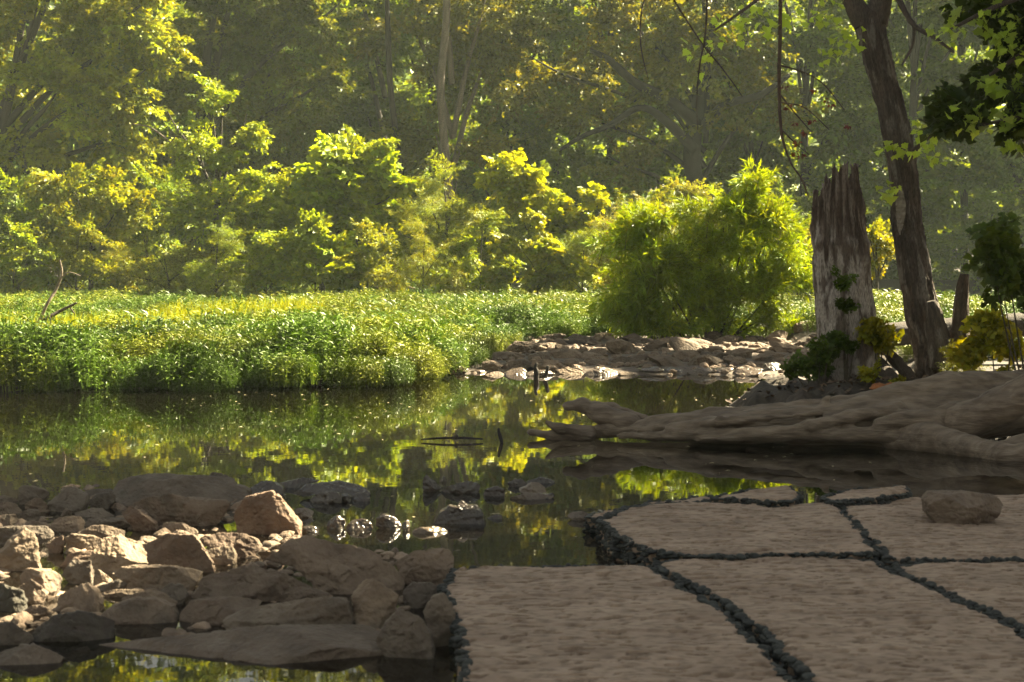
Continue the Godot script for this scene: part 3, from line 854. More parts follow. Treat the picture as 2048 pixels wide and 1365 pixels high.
# ---------------------------------------------------------------- continuous bodies from tapered bones
func body(bones: Array, cell: float, blend: float, amp: float, freq: float, stretch: Vector3, base: Color, dark: Color) -> ArrayMesh:
	var lo := Vector3.ONE * 1e9
	var hi := -lo
	for b in bones:
		for e in 2:
			lo = lo.min(b[e] - Vector3.ONE * (b[2 + e] + 0.08))
			hi = hi.max(b[e] + Vector3.ONE * (b[2 + e] + 0.08))
	var nx := int((hi.x - lo.x) / cell) + 2
	var ny := int((hi.y - lo.y) / cell) + 2
	var nz := int((hi.z - lo.z) / cell) + 2
	var f := PackedFloat32Array()
	f.resize(nx * ny * nz)
	f.fill(1.0)
	for b in bones:
		var a: Vector3 = b[0]
		var ba: Vector3 = b[1] - a
		var len2 := maxf(ba.length_squared(), 1e-8)
		var ra: float = b[2]
		var rb: float = b[3]
		var m := maxf(ra, rb) + 0.09
		var l := ((a.min(b[1]) - Vector3.ONE * m - lo) / cell).floor()
		var h := ((a.max(b[1]) + Vector3.ONE * m - lo) / cell).ceil()
		for i in range(maxi(0, int(l.x)), mini(nx, int(h.x) + 1)):
			for j in range(maxi(0, int(l.y)), mini(ny, int(h.y) + 1)):
				for k in range(maxi(0, int(l.z)), mini(nz, int(h.z) + 1)):
					var p := lo + Vector3(i, j, k) * cell - a
					var t := clampf(p.dot(ba) / len2, 0.0, 1.0)
					var d := (p - ba * t).length() - lerpf(ra, rb, t)
					if d < 0.12:
						var at := (i * ny + j) * nz + k
						var o := f[at]
						var w := clampf(0.5 + 0.5 * (o - d) / blend, 0.0, 1.0)
						f[at] = lerpf(o, d, w) - blend * w * (1.0 - w)
	for i in nx:
		for j in ny:
			for k in nz:
				var at := (i * ny + j) * nz + k
				if f[at] < 0.09 and f[at] > -0.09:
					var p := (lo + Vector3(i, j, k) * cell) * stretch
					f[at] += amp * n_a.get_noise_3dv(p * freq) + amp * 0.45 * n_c.get_noise_3dv(p * freq * 1.6)
	var v := PackedVector3Array()
	var col := PackedColorArray()
	var slot := {}
	var off := [0, nz * ny, nz, nz * ny + nz, 1, nz * ny + 1, nz + 1, nz * ny + nz + 1]
	var corner := [Vector3(0, 0, 0), Vector3(1, 0, 0), Vector3(0, 1, 0), Vector3(1, 1, 0), Vector3(0, 0, 1), Vector3(1, 0, 1), Vector3(0, 1, 1), Vector3(1, 1, 1)]
	var edges := [[0, 1], [2, 3], [4, 5], [6, 7], [0, 2], [1, 3], [4, 6], [5, 7], [0, 4], [1, 5], [2, 6], [3, 7]]
	for i in nx - 1:
		for j in ny - 1:
			for k in nz - 1:
				var at := (i * ny + j) * nz + k
				if f[at] > 0.1 or f[at] < -0.1:
					continue
				var inside := 0
				for c in 8:
					if f[at + off[c]] < 0.0:
						inside += 1
				if inside == 0 or inside == 8:
					continue
				var sum := Vector3.ZERO
				var n := 0
				for e in edges:
					var fa := f[at + off[e[0]]]
					var fb := f[at + off[e[1]]]
					if (fa < 0.0) != (fb < 0.0):
						sum += (corner[e[0]] as Vector3).lerp(corner[e[1]], fa / (fa - fb))
						n += 1
				slot[at] = v.size()
				var p := lo + (Vector3(i, j, k) + sum / n) * cell
				v.append(p)
				var t := clampf(0.45 + 0.8 * n_a.get_noise_3dv(p * stretch * 5.0), 0.0, 1.0)
				col.append(base.lerp(dark, t * 0.75))
	var idx := PackedInt32Array()
	var steps := [ny * nz, nz, 1]
	for i in range(1, nx - 1):
		for j in range(1, ny - 1):
			for k in range(1, nz - 1):
				var at := (i * ny + j) * nz + k
				if f[at] > 0.1 or f[at] < -0.1:
					continue
				var s := f[at] < 0.0
				for ax in 3:
					if (f[at + steps[ax]] < 0.0) != s:
						var u: int = steps[(ax + 1) % 3]
						var w: int = steps[(ax + 2) % 3]
						if slot.has(at) and slot.has(at - u) and slot.has(at - w) and slot.has(at - u - w):
							var q := [slot[at], slot[at - u], slot[at - u - w], slot[at - w]]
							if s:
								idx.append_array([q[0], q[2], q[1], q[0], q[3], q[2]])
							else:
								idx.append_array([q[0], q[1], q[2], q[0], q[2], q[3]])
	return indexed(v, idx, col)

# chain of [px, py, depth, radius in pixels]
func chain(points: Array, origin: Vector3) -> Array:
	var out := []
	for i in points.size() - 1:
		var p = points[i]
		var q = points[i + 1]
		out.append([at_depth(p[0], p[1], p[2]) - origin, at_depth(q[0], q[1], q[2]) - origin, p[3] * p[2] / FOCAL, q[3] * q[2] / FOCAL])
	return out

func build_log() -> void:
	var at := at_depth(1600, 850, 12.4)
	at.y = 0.0
	var o := thing("driftwood_log", at, "long bleached driftwood trunk lying half in the creek, root end pointing left", "driftwood log")
	var main := chain([[1150, 868, 12.7, 13], [1220, 860, 12.6, 20], [1310, 862, 12.5, 23], [1450, 854, 12.4, 35], [1600, 852, 12.35, 42], [1750, 846, 12.35, 53], [1880, 828, 12.5, 60], [2048, 812, 12.7, 58], [2260, 800, 13.0, 60]], at)
	main += chain([[1780, 862, 12.25, 46], [1860, 868, 12.0, 40]], at)
	for flute in [
		[[1300, 848, 12.5, 11], [1420, 826, 12.45, 12], [1560, 814, 12.4, 11], [1680, 806, 12.4, 12], [1760, 796, 12.4, 16]],
		[[1240, 874, 12.45, 9], [1400, 872, 12.2, 13], [1550, 866, 12.1, 15], [1700, 868, 12.05, 17], [1800, 872, 12.0, 20]],
		[[1500, 884, 12.2, 8], [1620, 852, 12.05, 14], [1700, 836, 12.08, 14], [1800, 812, 12.2, 13]],
		[[1700, 814, 12.3, 16], [1800, 790, 12.4, 22], [1900, 772, 12.5, 28], [2050, 764, 12.7, 26]],
		[[1340, 858, 12.3, 8], [1440, 842, 12.15, 9], [1540, 836, 12.12, 8], [1640, 826, 12.15, 8]],
		[[1760, 850, 12.0, 14], [1850, 838, 11.98, 16], [1950, 812, 12.1, 16]],
		[[1640, 816, 12.3, 7], [1652, 800, 12.3, 5], [1660, 792, 12.3, 3]],
	]:
		main += chain(flute, at)
	main += chain([[1540, 824, 12.5, 14], [1610, 818, 12.5, 10]], at)
	main += chain([[1350, 866, 12.3, 16], [1420, 850, 12.25, 14], [1500, 838, 12.25, 12]], at)
	part("trunk", body(main, 0.019, 0.035, 0.03, 2.4, Vector3(0.5, 1.8, 1.8), Color(0.25, 0.205, 0.155), Color(0.10, 0.078, 0.058)), M.drift, o)
	var bits := [
		["root", [[1260, 850, 12.6, 26], [1200, 826, 12.65, 20], [1165, 812, 12.7, 13], [1135, 814, 12.7, 11]]],
		["root", [[1190, 812, 12.72, 11], [1225, 815, 12.72, 9], [1290, 838, 12.6, 10]]],
		["root", [[1180, 866, 12.6, 15], [1120, 858, 12.6, 9], [1094, 845, 12.6, 6]]],
		["root", [[1180, 874, 12.6, 12], [1110, 872, 12.65, 11], [1062, 866, 12.7, 8]]],
		["root", [[1800, 872, 12.1, 40], [1860, 878, 11.9, 34], [1940, 897, 11.6, 26], [2010, 914, 11.35, 25], [2090, 910, 11.3, 30]]],
		["limb", [[1860, 862, 12.1, 34], [1930, 842, 12.0, 36], [2000, 815, 11.95, 38], [2090, 775, 11.9, 42]]],
		["root", [[2010, 905, 11.5, 26], [2070, 900, 11.5, 40]]],
	]
	for e in bits:
		part(e[0], body(chain(e[1], at), 0.014, 0.05, 0.02, 3.5, Vector3(0.6, 1.6, 1.6), Color(0.235, 0.19, 0.145), Color(0.09, 0.07, 0.052)), M.drift, o)

# ---------------------------------------------------------------- dead trunk
func build_snag() -> void:
	var depth := 15.0
	var at := at_depth(1694, 800, depth)
	at.y = ground(at.x, at.z) - 0.12
	var m := depth / FOCAL
	var o := thing("dead_tree_trunk", at, "broken grey dead trunk with a jagged rotten top above the log", "dead tree")
	var rows := 150
	var sides := 220
	# middle line and half width, from the foot up, in pixels of the photograph
	var prof := [[815, 1697, 82], [790, 1696, 76], [760, 1696, 68], [720, 1695, 62], [650, 1692, 58], [560, 1683, 56], [480, 1677, 54], [420, 1673, 50], [370, 1670, 46], [320, 1668, 43]]
	var v := PackedVector3Array()
	var col := PackedColorArray()
	for layer in 2:
		for r in rows + 1:
			for k in sides:
				var th := TAU * k / sides
				var dir := Vector2(cos(th), sin(th))
				var xr := dir.x
				# uneven broken rim
				var rim := 338.0
				if xr < -0.42:
					rim = lerpf(392.0, 362.0, ramp(-0.95, -0.5, xr))
				elif xr > 0.32 and xr < 0.60:
					rim = 374.0
				elif xr >= 0.60 and xr < 0.88:
					rim = 330.0 + 40.0 * absf(xr - 0.72)
				elif xr >= 0.88:
					rim = 402.0
				rim += 9.0 * n_b.get_noise_2d(cos(th) * 4.0, sin(th) * 4.0) + 11.0 * n_b.get_noise_2d(cos(th) * 11.0, sin(th) * 11.0)
				if dir.y < -0.2:
					rim += 20.0
				var t := float(r) / rows
				var py := lerpf(822.0, rim, pow(t, 0.9)) if layer == 0 else lerpf(rim, rim + 150.0, t)
				var i := 0
				while i < prof.size() - 2 and prof[i + 1][0] > py:
					i += 1
				var u := clampf((prof[i][0] - py) / (prof[i][0] - prof[i + 1][0]), 0.0, 1.0)
				var cx := lerpf(prof[i][1], prof[i + 1][1], u)
				var hw := lerpf(prof[i][2], prof[i + 1][2], u)
				var y := at_depth(1694, py, depth).y - at.y
				var up := ramp(498.0, 470.0, py + 45.0 * n_b.get_noise_2d(cos(th) * 2.0, sin(th) * 2.0) + 18.0 * n_b.get_noise_3d(cos(th) * 8.0, y * 3.0, sin(th) * 8.0))   # rotten upper half
				var fur := n_a.get_noise_3d(cos(th) * 6.5, y * 2.4, sin(th) * 6.5)
				var fine := n_c.get_noise_3d(cos(th) * 7.0, y * 1.6, sin(th) * 7.0)
				var bump := n_a.get_noise_3d(cos(th) * 1.3, y * 2.2, sin(th) * 1.3)
				var rr := hw * (1.0 + 0.10 * bump + lerpf(0.05, 0.15, up) * fur - lerpf(0.03, 0.11, up) * maxf(fine, 0.0))
				# root lobes at the foot
				var foot := ramp(700.0, 815.0, py)
				rr *= 1.0 + foot * (0.12 * sin(th * 5.0 + 0.6) + 0.08 * sin(th * 9.0))
				# hollow at the foot, seen from the creek, and a knot hole halfway
				var hole := exp(-pow((py - 735.0) / 42.0, 2.0) - pow(angle_difference(th, 1.75) / 0.42, 2.0))
				var knot := exp(-pow((py - 552.0) / 24.0, 2.0) - pow(angle_difference(th, 2.0) / 0.3, 2.0))
				var knob := exp(-pow((py - 516.0) / 16.0, 2.0) - pow(angle_difference(th, 0.75) / 0.22, 2.0))
				var collar := exp(-pow((py - 488.0) / 10.0, 2.0)) * ramp(0.1, 0.6, sin(th))
				rr *= 1.0 - 0.5 * hole - 0.36 * knot + 0.2 * knob + 0.10 * collar + lerpf(0.035, 0.02, up) * n_a.get_noise_3d(cos(th) * 6.0, y * 7.0, sin(th) * 6.0)
				if layer == 1:
					rr *= lerpf(0.93, 0.35, t)
				v.append(Vector3((cx - 1694.0) * m + dir.x * rr * m, y, dir.y * rr * m))
				var crack := ramp(0.62, 0.82, n_c.get_noise_3d(cos(th) * 5.0 + 3.0, y * 3.4, sin(th) * 5.0))
				var pale := Color(0.47, 0.445, 0.41).lerp(Color(0.10, 0.08, 0.065), 0.8 * crack)
				var rot := Color(0.10, 0.072, 0.052)
				var streak := clampf(0.5 + 1.5 * n_a.get_noise_3d(cos(th) * 6.0, y * 1.5, sin(th) * 6.0), 0.0, 1.0)
				var blotch := ramp(0.02, 0.35, n_a.get_noise_3d(cos(th) * 2.2, y * 2.6, sin(th) * 2.2 + 7.0))
				var c := pale.lerp(Color(0.12, 0.09, 0.07), clampf(blotch, 0.0, 1.0) * 0.9)
				c = c.lerp(rot.lerp(Color(0.33, 0.285, 0.24), streak * streak), up)
				col.append(c)
	var idx := PackedInt32Array()
	for r in 2 * (rows + 1) - 1:
		for k in sides:
			var a := r * sides + k
			var b := r * sides + (k + 1) % sides
			idx.append_array([a, b, a + sides, b, b + sides, a + sides])
	var mesh := indexed(v, idx, col)
	part("trunk", mesh, M.bark, o)
	# roots spreading over the mound
	for e in [
		[[1650, 770, 14.8, 22], [1615, 790, 14.4, 18], [1588, 806, 14.1, 13], [1575, 815, 13.9, 8]],
		[[1755, 735, 14.9, 22], [1785, 765, 14.7, 17], [1812, 780, 14.5, 12], [1835, 788, 14.3, 8]],
		[[1700, 790, 14.6, 22], [1690, 805, 14.1, 15], [1668, 814, 13.8, 8]],
		[[1765, 690, 15.1, 10], [1792, 722, 15.0, 12], [1815, 748, 14.9, 12], [1830, 765, 14.8, 10]],
	]:
		part("root", body(chain(e, at), 0.016, 0.05, 0.014, 5.0, Vector3(1, 1, 1), Color(0.12, 0.095, 0.075), Color(0.045, 0.036, 0.028)), M.bark, o)

# ---------------------------------------------------------------- tubes
func tube(v: PackedVector3Array, idx: PackedInt32Array, col: PackedColorArray, path: Array, radii: Array, sides: int, tone: Color, seg := 1, rough := 0.0) -> void:
	var first := v.size()
	var curve := Curve3D.new()
	for p in path:
		curve.add_point(p)
	var n := path.size()
	var rings := (n - 1) * seg + 1
	var ref := Vector3(0.31, 0.2, 0.93)
	for r in rings:
		var f := float(r) / seg
		var i := mini(int(f), n - 2)
		var u := f - i
		var p0: Vector3 = path[maxi(i - 1, 0)]
		var p1: Vector3 = path[i]
		var p2: Vector3 = path[i + 1]
		var p3: Vector3 = path[mini(i + 2, n - 1)]
		var pos := p1.cubic_interpolate(p2, p0, p3, u) if seg > 1 else p1.lerp(p2, u)
		var dir := (p2 - p1).normalized()
		var rad := lerpf(radii[i], radii[i + 1], u)
		var side := dir.cross(ref).normalized()
		var up := side.cross(dir)
		for k in sides:
			var th := TAU * k / sides
			var o := side * cos(th) + up * sin(th)
			var rr := rad
			var c := tone
			if rough > 0.0:
				var q := pos * 3.0 + o * rad * 26.0
				q.y = pos.y * 3.0
				var nz := n_a.get_noise_3dv(q)
				rr *= 1.0 + rough * nz
				c = tone.lerp(tone * 0.45, clampf(0.5 + 1.2 * nz, 0.0, 1.0))
				if rough > 0.2:      # grey lichen on the near trunks
					c = c.lerp(Color(0.30, 0.29, 0.265), 0.75 * ramp(0.12, 0.4, n_a.get_noise_3dv(pos * 2.3 + o * rad * 9.0)))
				c.a = 1.0
			v.append(pos + o * rr)
			col.append(c)
	for r in rings - 1:
		for k in sides:
			var a := first + r * sides + k
			var b := first + r * sides + (k + 1) % sides
			idx.append_array([a, b, a + sides, b, b + sides, a + sides])

func tube_mesh(path: Array, radii: Array, sides: int, tone: Color, seg := 1, rough := 0.0) -> ArrayMesh:
	var v := PackedVector3Array()
	var idx := PackedInt32Array()
	var col := PackedColorArray()
	tube(v, idx, col, path, radii, sides, tone, seg, rough)
	# close the thick end and the thin end
	for e in 2:
		var first := 0 if e == 0 else v.size() - sides - e
		var c := Vector3.ZERO
		for k in sides:
			c += v[first + k]
		v.append(c / sides)
		col.append(tone)
		for k in sides:
			var a := first + k
			var b := first + (k + 1) % sides
			if e == 0:
				idx.append_array([a, v.size() - 1, b])
			else:
				idx.append_array([a, b, v.size() - 1])
	return indexed(v, outward(v, idx), col)

func outward(v: PackedVector3Array, idx: PackedInt32Array) -> PackedInt32Array:
	var vol := 0.0
	for i in range(0, idx.size(), 3):
		vol += v[idx[i]].dot(v[idx[i + 2]].cross(v[idx[i + 1]]))
	return idx if vol > 0.0 else flip(idx)

func pixel_path(points: Array, at: Vector3) -> Array:
	var path := []
	var radii := []
	for p in points:
		path.append(at_depth(p[0], p[1], p[2]) - at)
		radii.append(p[3] * p[2] / FOCAL)
	return [path, radii]

func build_creek_tree() -> void:
	var d := 15.3
	var at := at_depth(1880, 775, d)
	at.y = ground(at.x, at.z)
	var o := thing("sycamore_tree", at, "living tree with a leaning dark forked trunk beside the dead trunk", "tree")
	var bark := Color(0.15, 0.125, 0.105)
	var e := pixel_path([[1892, 800, d, 57.6], [1880, 760, d, 45], [1866, 700, d, 35.2], [1850, 640, d, 32.6], [1834, 560, d, 30.1], [1816, 450, d, 28.5], [1808, 350, d, 27.6], [1791, 250, d, 25.9], [1771, 170, d, 25.9], [1752, 100, d, 26.8], [1742, 52, d, 28.5], [1738, 25, d, 27.6]], at)
	part("trunk", tube_mesh(e[0], e[1], 110, bark, 26, 0.24), M.bark, o)
	var limbs := [
		[[1732, 48, d, 24], [1712, 10, d, 20], [1690, -40, d, 18], [1650, -160, d, 15], [1600, -330, d, 10]],
		[[1752, 48, d, 24], [1762, 5, d, 22], [1772, -50, d, 20], [1800, -220, d, 17], [1860, -420, d, 12]],
		[[1690, -40, d, 9], [1640, -70, d - 0.4, 7], [1590, -60, d - 0.8, 5], [1540, -20, d - 1.0, 4], [1480, 25, d - 1.1, 3], [1430, 60, d - 1.1, 2]],
		[[1775, -60, d, 8], [1800, 0, d - 0.3, 6], [1830, 50, d - 0.5, 5], [1870, 75, d - 0.6, 4], [1910, 105, d - 0.7, 2]],
		[[1830, 48, d - 0.5, 4], [1826, 90, d - 0.5, 3], [1805, 130, d - 0.5, 1.5]],
	]
	for l in limbs:
		e = pixel_path(l, at)
		part("limb", tube_mesh(e[0], e[1], 14, bark, 6, 0.12), M.bark, o)
	# pale scar where the bark is gone
	var v := PackedVector3Array()
	var idx := PackedInt32Array()
	var col := PackedColorArray()
	for r in 15:
		for k in 6:
			var t := r / 14.0
			var py := lerpf(375, 470, t)
			var half := 9.0 * sin(PI * pow(t, 0.8)) + 1.0
			var px := 1803.0 - 2.0 * t + (k / 5.0 - 0.5) * 2.0 * half + 2.0 * n_b.get_noise_2d(r * 0.9, k)
			var cx := lerpf(1810.0, 1818.0, t)
			var side := (px - cx) / 35.0
			var bulge := sqrt(maxf(0.0, 1.0 - side * side)) * 35.0 * d / FOCAL + 0.012
			v.append(at_depth(px, py, d - bulge) - at)
			col.append(Color(0.40, 0.37, 0.33) * (0.8 + 0.3 * n_b.get_noise_2d(r * 1.3, k * 1.1)))
	for r in 14:
		for k in 5:
			var a := r * 6 + k
			idx.append_array([a, a + 1, a + 6, a + 1, a + 7, a + 6])
	part("bark_scar", indexed(v, idx, col), M.drift, o)
	M.creek_tree = o

# ---------------------------------------------------------------- leaves
func add_leaf(v: PackedVector3Array, nr: PackedVector3Array, idx: PackedInt32Array, col: PackedColorArray, at: Vector3, dir: Vector3, up: Vector3, size: float, wide: float, c: Color) -> void:
	var side := dir.cross(up).normalized()
	var n := side.cross(dir).normalized()
	var f := v.size()
	var fold := n * (wide * size * 0.35)
	v.append(at)
	v.append(at + dir * size * 0.45 + side * size * wide + fold)
	v.append(at + dir * size - n * size * 0.18)
	v.append(at + dir * size * 0.45 - side * size * wide + fold)
	v.append(at + dir * size * 0.5)
	var nl := (n - side * 0.35).normalized()
	var nrr := (n + side * 0.35).normalized()
	nr.append(n)
	nr.append(nl)
	nr.append(n)
	nr.append(nrr)
	nr.append(n)
	for k in 5:
		col.append(c)
	idx.append_array([f, f + 1, f + 4, f + 1, f + 2, f + 4, f + 4, f + 2, f + 3, f, f + 4, f + 3])

func leaf_commit(v: PackedVector3Array, nr: PackedVector3Array, idx: PackedInt32Array, col: PackedColorArray) -> ArrayMesh:
	# make the winding agree with the normals
	for i in range(0, idx.size(), 3):
		var a := idx[i]
		if (v[idx[i + 2]] - v[a]).cross(v[idx[i + 1]] - v[a]).dot(nr[a]) < 0.0:
			var t := idx[i + 1]
			idx[i + 1] = idx[i + 2]
			idx[i + 2] = t
	var arrays := []
	arrays.resize(Mesh.ARRAY_MAX)
	arrays[Mesh.ARRAY_VERTEX] = v
	arrays[Mesh.ARRAY_NORMAL] = nr
	arrays[Mesh.ARRAY_INDEX] = idx
	arrays[Mesh.ARRAY_COLOR] = col
	var m := ArrayMesh.new()
	m.add_surface_from_arrays(Mesh.PRIMITIVE_TRIANGLES, arrays)
	return m

# one leafy branch, a metre long, growing along +x and drooping
func spray_mesh(seed_: int, leaves: int, size: float, wide: float, droop: float, spread: float) -> ArrayMesh:
	var r := RandomNumberGenerator.new()
	r.seed = seed_
	var v := PackedVector3Array()
	var nr := PackedVector3Array()
	var idx := PackedInt32Array()
	var col := PackedColorArray()
	var twigs := 9
	var per := leaves / twigs
	for k in twigs:
		var s := 0.12 + 0.88 * k / (twigs - 1.0)
		var root := Vector3(s, -droop * s * s, 0)
		var yaw := (1.0 if k % 2 else -1.0) * r.randf_range(0.5, 1.1) if k < twigs - 1 else 0.0
		var pitch := r.randf_range(-0.35, 0.45)
		var dir := Vector3(cos(yaw) * cos(pitch), sin(pitch), sin(yaw) * cos(pitch))
		var length := spread * r.randf_range(0.7, 1.1) * (1.1 - 0.6 * s)
		var tip := root + dir * length - Vector3(0, droop * length, 0)
		# the twig itself, a thin three-sided rod
		var f := v.size()
		for e in 2:
			var p := root if e == 0 else tip
			var rad := 0.006 if e == 0 else 0.002
			for q in 3:
				var o := Vector3(0, cos(TAU * q / 3.0), sin(TAU * q / 3.0)) * rad
				v.append(p + o)
				nr.append(o.normalized())
				col.append(Color(0.06, 0.045, 0.03))
		for q in 3:
			idx.append_array([f + q, f + (q + 1) % 3, f + q + 3, f + (q + 1) % 3, f + (q + 1) % 3 + 3, f + q + 3])
		for l in per:
			var t := (l + r.randf()) / per
			var p := root.lerp(tip, t) + Vector3(r.randf_range(-1, 1), r.randf_range(-1, 1), r.randf_range(-1, 1)) * 0.05
			var ld := (dir + Vector3(r.randf_range(-1, 1), r.randf_range(-1.0, 0.35), r.randf_range(-1, 1)) * 1.1).normalized()
			var up := (Vector3.UP + Vector3(r.randf_range(-1, 1), r.randf_range(-0.6, 0.6), r.randf_range(-1, 1)) * 0.75).normalized()
			var g := r.randf_range(0.7, 1.3)
			add_leaf(v, nr, idx, col, p, ld, up, size * r.randf_range(0.65, 1.25), wide, Color(g * r.randf_range(0.88, 1.12), g, g * r.randf_range(0.7, 1.2)))
	return leaf_commit(v, nr, idx, col)

func lobed_leaf(kind: int) -> ArrayMesh:
	# a broad lobed leaf a unit long with a stalk end at the origin, growing along +x
	var half := [[0.0, 0.0], [0.12, 0.16], [0.02, 0.34], [0.24, 0.36], [0.34, 0.56], [0.46, 0.36], [0.62, 0.34], [0.66, 0.18], [1.0, 0.0]]
	var v := PackedVector3Array()
	var nr := PackedVector3Array()
	var idx := PackedInt32Array()
	var col := PackedColorArray()
	var ctr := 0
	v.append(Vector3(0.4, 0.05, 0))
	for s in [-1.0, 1.0]:
		for h in half:
			var y: float = 0.18 * absf(h[1]) - 0.22 * h[0] * h[0] + 0.05 * sin(h[0] * 9.0 + kind * 2.0 + s)
			v.append(Vector3(h[0], y, s * h[1] * (1.0 + 0.12 * sin(kind * 3.0 + h[0] * 5.0))))
	var n := half.size()
	for s in 2:
		for k in n - 1:
			idx.append_array([ctr, 1 + s * n + k, 2 + s * n + k])
	for p in v:
		nr.append(Vector3(0.1, 1, -p.z * 0.4).normalized())
		col.append(Color.WHITE)
	return leaf_commit(v, nr, idx, col)

func build_sprays() -> void:
	for k in 4:
		sprays["broad%d" % k] = spray_mesh(100 + k, 99, 0.165, 0.32, 0.25, 0.55)
		sprays["big%d" % k] = spray_mesh(120 + k, 63, 0.25, 0.42, 0.2, 0.55)
		sprays["willow%d" % k] = spray_mesh(140 + k, 135, 0.15, 0.075, 0.15, 0.55)
		sprays["fine%d" % k] = spray_mesh(160 + k, 126, 0.135, 0.32, 0.3, 0.6)
		sprays["long%d" % k] = spray_mesh(180 + k, 81, 0.36, 0.062, 0.12, 0.5)
	for k in 3:
		leaf_meshes[k] = lobed_leaf(k)

func frame_to(dir: Vector3, roll: float, size: float) -> Basis:
	var x := dir.normalized()
	var z := x.cross(Vector3.UP)
	if z.length() < 0.05:
		z = Vector3(0, 0, 1)
	z = z.normalized()
	var y := z.cross(x)
	return Basis(x, y, z).rotated(x, roll).scaled(Vector3.ONE * size)

# leafy branches filling a list of [middle, radii], as parts of one crown
func fill_crown(o: Node3D, called: String, kind: String, blobs: Array, per_m2: float, size: float, tone: Color, mat: Material, r: RandomNumberGenerator, vary := 0.25) -> void:
	var places := [[], [], [], []]
	var tints := [[], [], [], []]
	for b in blobs:
		var c: Vector3 = b[0]
		var rad: Vector3 = b[1]
		var area := rad.x * rad.y + rad.y * rad.z + rad.x * rad.z
		var n := int(area * per_m2 * DENSE) + 6
		var knot := Vector3.UP
		for k in n:
			var d := Vector3(r.randfn(), r.randfn(), r.randfn()).normalized()
			if d.y < -0.35 and r.randf() < 0.4:
				d.y = -d.y
			var f := pow(r.randf_range(0.12, 1.0), 0.45)
			var lump := 1.0 + 0.28 * n_b.get_noise_3dv(d * 1.7 + c)
			if k % 7 == 0:
				knot = d
			d = (knot + d * 0.42).normalized()
			var p := c + d * rad * f * lump
			var out := (d * Vector3(1, 0.5, 1) + Vector3(r.randf_range(-0.5, 0.5), r.randf_range(-0.35, 0.45), r.randf_range(-0.5, 0.5))).normalized()
			var s := size * r.randf_range(0.7, 1.3)
			p -= out * s * 0.55
			var w := r.randi() % 4
			places[w].append(Transform3D(frame_to(out, r.randf_range(-0.5, 0.5) if size > 0.5 else r.randf_range(-1.6, 1.6), s), p))
			var g := 1.0 + vary * r.randf_range(-1, 1) + 0.25 * n_b.get_noise_3dv(p * 0.5)
			tints[w].append(Color(tone.r * g * r.randf_range(0.9, 1.12), tone.g * g, tone.b * g))
	for w in 4:
		if places[w].size():
			copies(called, sprays[kind + str(w)], mat, o, places[w], tints[w])

func pixel_blobs(list: Array, depth: float, at: Vector3, r: RandomNumberGenerator, deep := 0.5) -> Array:
	var out := []
	for e in list:
		var d: float = depth + r.randf_range(-0.4, 0.4) * e[2] * depth / FOCAL * 0.6
		var c := at_depth(e[0], e[1], d) - at
		var m: float = d / FOCAL
		out.append([c, Vector3(e[2] * m, e[3] * m, minf(e[2], e[3] * 1.6) * m * deep)])
	return out

# a bush or tree whose crown is the given ellipses (pixels of the photograph at its own distance)
func leafy(called: String, label: String, cat: String, group: String, base_px: float, depth: float, ell: Array, kind: String, tone: Color, opt := {}) -> Node3D:
	var r := RandomNumberGenerator.new()
	r.seed = hash(label)
	var at := on_ground(base_px, depth)
	var o := thing(called, at, label, cat, group)
	var blobs := pixel_blobs(ell, depth, at, r)
	var bark: Color = opt.get("bark", Color(0.075, 0.06, 0.045))
	var top := 0.0
	for b in blobs:
		top = maxf(top, b[0].y)
	var thick: float = opt.get("trunk", 0.02 * top + 0.02)
	var lean := Vector3.ZERO
	for b in blobs:
		lean += b[0]
	lean /= blobs.size()
	var crown_top := Vector3(lean.x, top, lean.z)
	if opt.has("stem"):
		var e := pixel_path(opt.stem, at)
		part("trunk", tube_mesh(e[0], e[1], 12, bark, 6, 0.12), M.far_bark, o)
		crown_top = e[0][e[0].size() - 1]
	else:
		var mid := crown_top * 0.5
		mid.x *= 0.6
		mid.z *= 0.6
		part("trunk", tube_mesh([Vector3(0, -0.2, 0), mid * 0.5 + Vector3(r.randf_range(-0.05, 0.05), 0, 0) * top * 0.3, mid, crown_top], [thick, thick * 0.8, thick * 0.6, thick * 0.15], 10, bark, 5, 0.1), M.far_bark, o)
	for b in blobs:
		var c: Vector3 = b[0]
		var root := crown_top * clampf(c.y / maxf(top, 0.1) * 0.6, 0.08, 0.75)
		root.x *= 0.7
		root.z *= 0.7
		part("limb", tube_mesh([root, root.lerp(c, 0.5) + Vector3(0, 0.08 * c.distance_to(root), 0), c, c + (c - root) * 0.25], [thick * 0.45, thick * 0.32, thick * 0.2, thick * 0.06], 7, bark, 4, 0.08), M.far_bark, o)
	fill_crown(o, "crown", kind, blobs, opt.get("dense", 9.0), opt.get("size", 0.9), tone, opt.get("mat", M.leaf), r)
	return o

